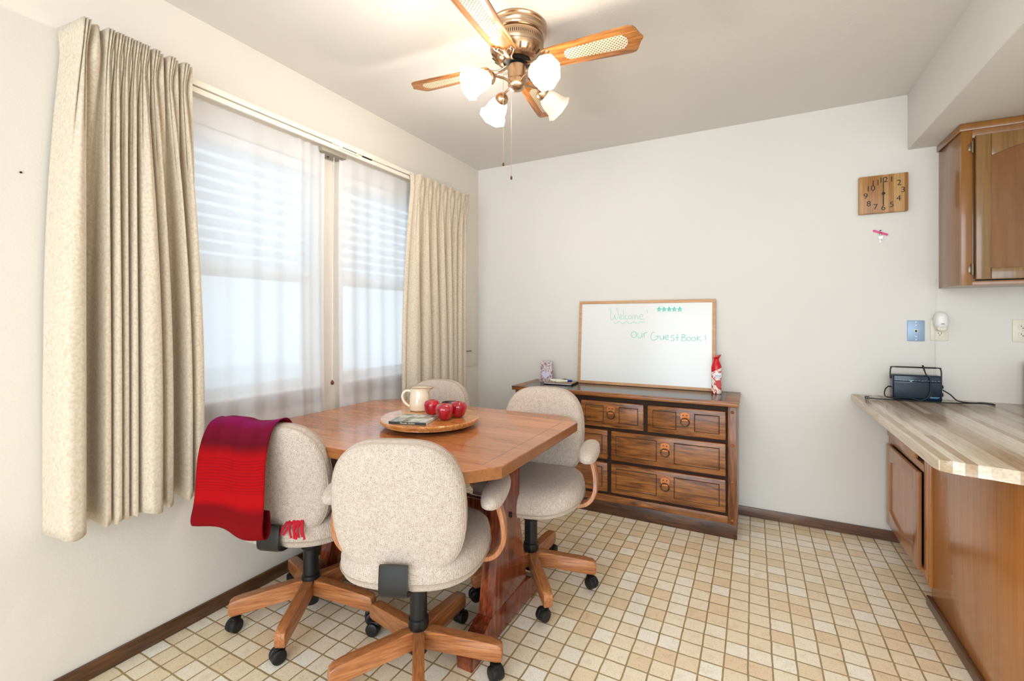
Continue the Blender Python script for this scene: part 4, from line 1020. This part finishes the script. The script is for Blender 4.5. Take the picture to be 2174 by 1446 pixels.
bm = NB(); bm_tube(bm, smooth_path([(.075, .036, .02), (.07, .037, .10), (.05, .03, .14), (.031, -.006, .178), (.026, -.014, .178), (.034, -.034, .14), (.048, -.038, .12), (.050, -.038, .06), (.040, -.040, .025), (.01, -.042, .006), (-.04, -.041, .016), (-.10, -.038, .010), (-.128, -.01, .014), (-.125, .005, .045), (-.108, .02, .062), (-.100, .03, .060)], 8), .0028, 7); obj('loose_cord', bm, M['blackrub'], t)
bm = NB(); bm_box(bm, (-.226, -.070, 0), (-.207, -.050, .013), .003); pg = obj('plug', bm, M['blackrub'], t)
bm = NB(); bm_box(bm, (-.222, -.075, .004), (-.2195, -.070, .009)); bm_box(bm, (-.2135, -.075, .004), (-.211, -.070, .009)); obj('prong', bm, M['steel'], pg)

# ---------------- ceiling fan ----------------
FX, FY = 1.12, -1.497
t = thing('ceiling_fan', 'brass ceiling fan with four oak and cane blades and a four-lamp light kit', 'ceiling fan', (FX, FY, 0))
bm = NB(); bm_lathe(bm, [(.124, 2.439), (.126, 2.432), (.121, 2.428), (.121, 2.420), (.124, 2.417), (.120, 2.412), (.118, 2.402), (.122, 2.398), (.119, 2.392), (.110, 2.388)], 64); obj('canopy', bm, M['brass'], t)
def vent_mat():
    m = mat('vented_brass', (188, 160, 132), .27, 1.0)
    g = N(m, 'ShaderNodeTexCoord'); sp = N(m, 'ShaderNodeSeparateXYZ'); L(m, g.outputs['Object'], sp.inputs[0])
    an = mth(m, 'ARCTAN2', sp.outputs[1], sp.outputs[0])
    a = mth(m, 'SINE', mth(m, 'MULTIPLY', an, 84)); z = sp.outputs[2]
    d = mth(m, 'ABSOLUTE', mth(m, 'SUBTRACT', z, 2.366))
    slot = mth(m, 'MULTIPLY', mth(m, 'GREATER_THAN', a, .35), mth(m, 'LESS_THAN', d, .007))
    a2 = mth(m, 'SINE', mth(m, 'MULTIPLY', an, 126)); z2 = mth(m, 'SINE', mth(m, 'MULTIPLY', z, 1500))
    dots = mth(m, 'MULTIPLY', mth(m, 'MULTIPLY', mth(m, 'GREATER_THAN', mth(m, 'MULTIPLY', a2, z2), .4), mth(m, 'LESS_THAN', d, .014)), mth(m, 'GREATER_THAN', d, .008))
    base(m, mix(m, mth(m, 'MAXIMUM', slot, dots), lin((188, 160, 132)), lin((46, 30, 18)))); return m
bm = NB(); bm_lathe(bm, [(.104, 2.390), (.112, 2.386), (.112, 2.346), (.108, 2.340)], 72); obj('vented_housing', bm, vent_mat(), t)
bm = NB(); bm_lathe(bm, [(.108, 2.342), (.110, 2.338), (.100, 2.318), (.082, 2.303), (.066, 2.298), (.030, 2.298)], 64); mh = obj('motor_housing', bm, M['brass'], t)
bm = NB()
for k in range(20):
    a = 2*PI*k/20
    mt = Matrix.Rotation(a, 4, 'Z') @ Matrix.Translation((.0965, 0, 2.3145)) @ Matrix.Rotation(R(141), 4, 'Y')
    bm_cushion(bm, selip(16, .012, .0045, 2.4), [(1, -.002), (1, .0012), (.9, .0014)], mt)
obj('slot', bm, M['brassdark'], mh)
bm = NB(); bm_lathe(bm, [(.030, 2.300), (.030, 2.275)], 32); bm_lathe(bm, [(.052, 2.300), (.058, 2.292), (.040, 2.286)], 32); obj('flywheel', bm, M['blackrub'], t)
bm = NB(); bm_lathe(bm, [(.030, 2.280), (.038, 2.276), (.038, 2.225), (.035, 2.222), (.037, 2.218), (.037, 2.196), (.030, 2.184), (.018, 2.178), (.005, 2.176)], 48); obj('switch_housing', bm, M['brass'], t)
cane = mat('cane_webbing', (236, 222, 200), .6)
def cane_m():
    m = cane; g = N(m, 'ShaderNodeTexCoord'); sp = N(m, 'ShaderNodeSeparateXYZ'); L(m, g.outputs['Object'], sp.inputs[0])
    p = 430
    a = mth(m, 'SINE', mth(m, 'MULTIPLY', mth(m, 'ADD', sp.outputs[0], sp.outputs[1]), p)); b = mth(m, 'SINE', mth(m, 'MULTIPLY', mth(m, 'SUBTRACT', sp.outputs[0], sp.outputs[1]), p))
    h = mth(m, 'GREATER_THAN', mth(m, 'ADD', a, b), 1.0); base(m, mix(m, h, lin((216, 196, 168)), lin((58, 42, 28))))
cane_m()
M['fanblade'] = wood('fan_blade_oak', (120, 72, 30), (170, 108, 52), (196, 136, 76), 'x', 2.2, .35, .3, 1.3)
for k in range(4):
    a = R(5.3)+k*PI/2
    half = [(.118, .040), (.130, .050), (.20, .056), (.40, .066), (.462, .069), (.480, .064), (.490, .050), (.494, .034), (.502, .018), (.512, .004)]
    poly = half+[(x, -y) for x, y in reversed(half)]
    pitch = Matrix.Translation((0, 0, 2.284)) @ Matrix.Rotation(R(-11), 4, 'X')
    bm = NB(); bm_prism(bm, poly, -.003, .003, None, .0012); bl = obj('blade', bm, M['fanblade'], t)
    bl.matrix_local = Matrix.Rotation(a, 4, 'Z') @ pitch
    ins = [(.205, 0), (.21, .018), (.225, .028), (.42, .036), (.440, .034), (.452, .018), (.456, 0)]
    ip = ins+[(x, -y) for x, y in reversed(ins[1:-1])]
    bm = NB(); bm_prism(bm, ip, -.0038, -.0028); bm_prism(bm, ip, .0028, .0038); obj('cane_insert', bm, cane, bl)
    bm = NB()
    for s in (-1, 1):
        bm_tube(bm, smooth_path([(.045, s*.006, .004), (.075, s*.012, -.010), (.100, s*.020, -.011), (.118, s*.034, -.0075), (.140, s*.046, -.006), (.152, s*.042, -.006), (.146, s*.034, -.006)], 5), .0042, 8)
        bm_tube(bm, smooth_path([(.100, s*.004, -.010), (.125, s*.010, -.007), (.140, s*.022, -.006), (.130, s*.030, -.006), (.120, s*.024, -.007)], 5), .0032, 8)
    bm_band(bm, smooth_path([(.035, 0, .006), (.055, 0, -.002), (.080, 0, -.011), (.105, 0, -.010), (.132, 0, -.0055)], 4), (0, 1, 0), .020, .005); obj('blade_iron', bm, M['brass'], bl)
for k, (ad, lit) in enumerate(((57.7, False), (147.7, True), (237.7, True), (327.7, True))):
    a = R(ad); rt = Matrix.Rotation(a, 4, 'Z')
    bm = NB(); bm_tube(bm, [rt @ p for p in smooth_path([(.034, 0, 2.205), (.060, 0, 2.212), (.085, 0, 2.212), (.100, 0, 2.212), (.113, 0, 2.206)], 5)], .0052, 10); ar = obj('light_arm', bm, M['brass'], t)
    mt = rt @ Matrix.Translation((.112, 0, 2.206)) @ Matrix.Rotation(R(118), 4, 'Y')
    bm = NB(); bm_lathe(bm, [(.006, -.004), (.018, .0), (.026, .010), (.029, .022), (.0285, .030), (.025, .031)], 32, mt, True, True, lambda a_, j: 1+.02*math.cos(14*a_)); obj('socket_cup', bm, M['brass'], ar)
    prof = [(.024, .024), (.030, .034), (.038, .048), (.0435, .066), (.046, .084), (.049, .100), (.056, .114), (.062, .120), (.0612, .1215), (.0545, .1155), (.0475, .101), (.0445, .085), (.042, .067), (.0365, .050), (.0285, .036)]
    bm = NB(); bm_lathe(bm, prof, 72, mt, False, False, lambda a_, j: 1+(.012*math.cos(24*a_) if 2 < j < 14 else 0)+(.035*math.cos(8*a_) if j in (6, 7, 8, 9) else 0)); sh = obj('lamp_shade', bm, M['shade_lit'] if lit else M['shade_off'], ar, 80)
    sh['label'] = 'lit white glass bell shade' if lit else 'unlit ribbed glass bell shade'
    bm = NB(); bm_lathe(bm, [(.010, .030), (.012, .040), (.020, .058), (.022, .070), (.018, .084), (.008, .092), (.002, .094)], 20, mt); obj('bulb', bm, M['bulb'] if lit else M['bulb_off'], ar)
    if lit:
        l = bpy.data.lights.new('fan_bulb_light', 'POINT'); l.energy = 8.2; l.color = (1, .95, .89); l.shadow_soft_size = .03
        lo_ = bpy.data.objects.new('fan_bulb_light', l); C.objects.link(lo_); lo_.location = (Matrix.Translation((FX, FY, 0)) @ mt) @ Vector((0, 0, .108))
for (dx, dy, z0, z1) in ((-.050, -.026, 2.245, 1.865), (-.008, -.034, 2.190, 1.800)):
    bm = NB(); z = z0
    while z > z1+.012:
        bmesh.ops.create_icosphere(bm, subdivisions=1, radius=.0012, matrix=Matrix.Translation((dx, dy, z))); z -= .0042
    bm_tube(bm, [(dx, dy, z0), (dx, dy, z1+.01)], .0006, 4)
    if dx < -.04: bm_tube(bm, [(-.030, -.016, 2.250), (-.050, -.026, 2.248)], .003, 8)
    pc = obj('pull_chain', bm, M['brass'], t)
    bm = NB(); bm_lathe(bm, [(.0015, z1+.012), (.004, z1+.008), (.0045, z1), (.003, z1-.003)], 12, Matrix.Translation((dx, dy, 0))); obj('bell_knob', bm, M['brassdark'], pc)

# unseen ceiling lamp added over the kitchen as extra fill
t = thing('added_kitchen_lamp', 'long unseen kitchen lamp added for fill light, outside the frame on the right', 'ceiling lamp', (3.75, -3.62, 2.44))
box('housing', (-.6, -.2, -.03), (.6, .2, 0), M['white'], t, .004); box('diffuser', (-.57, -.17, -.045), (.57, .17, -.03), M['diffuser'], t, .004)
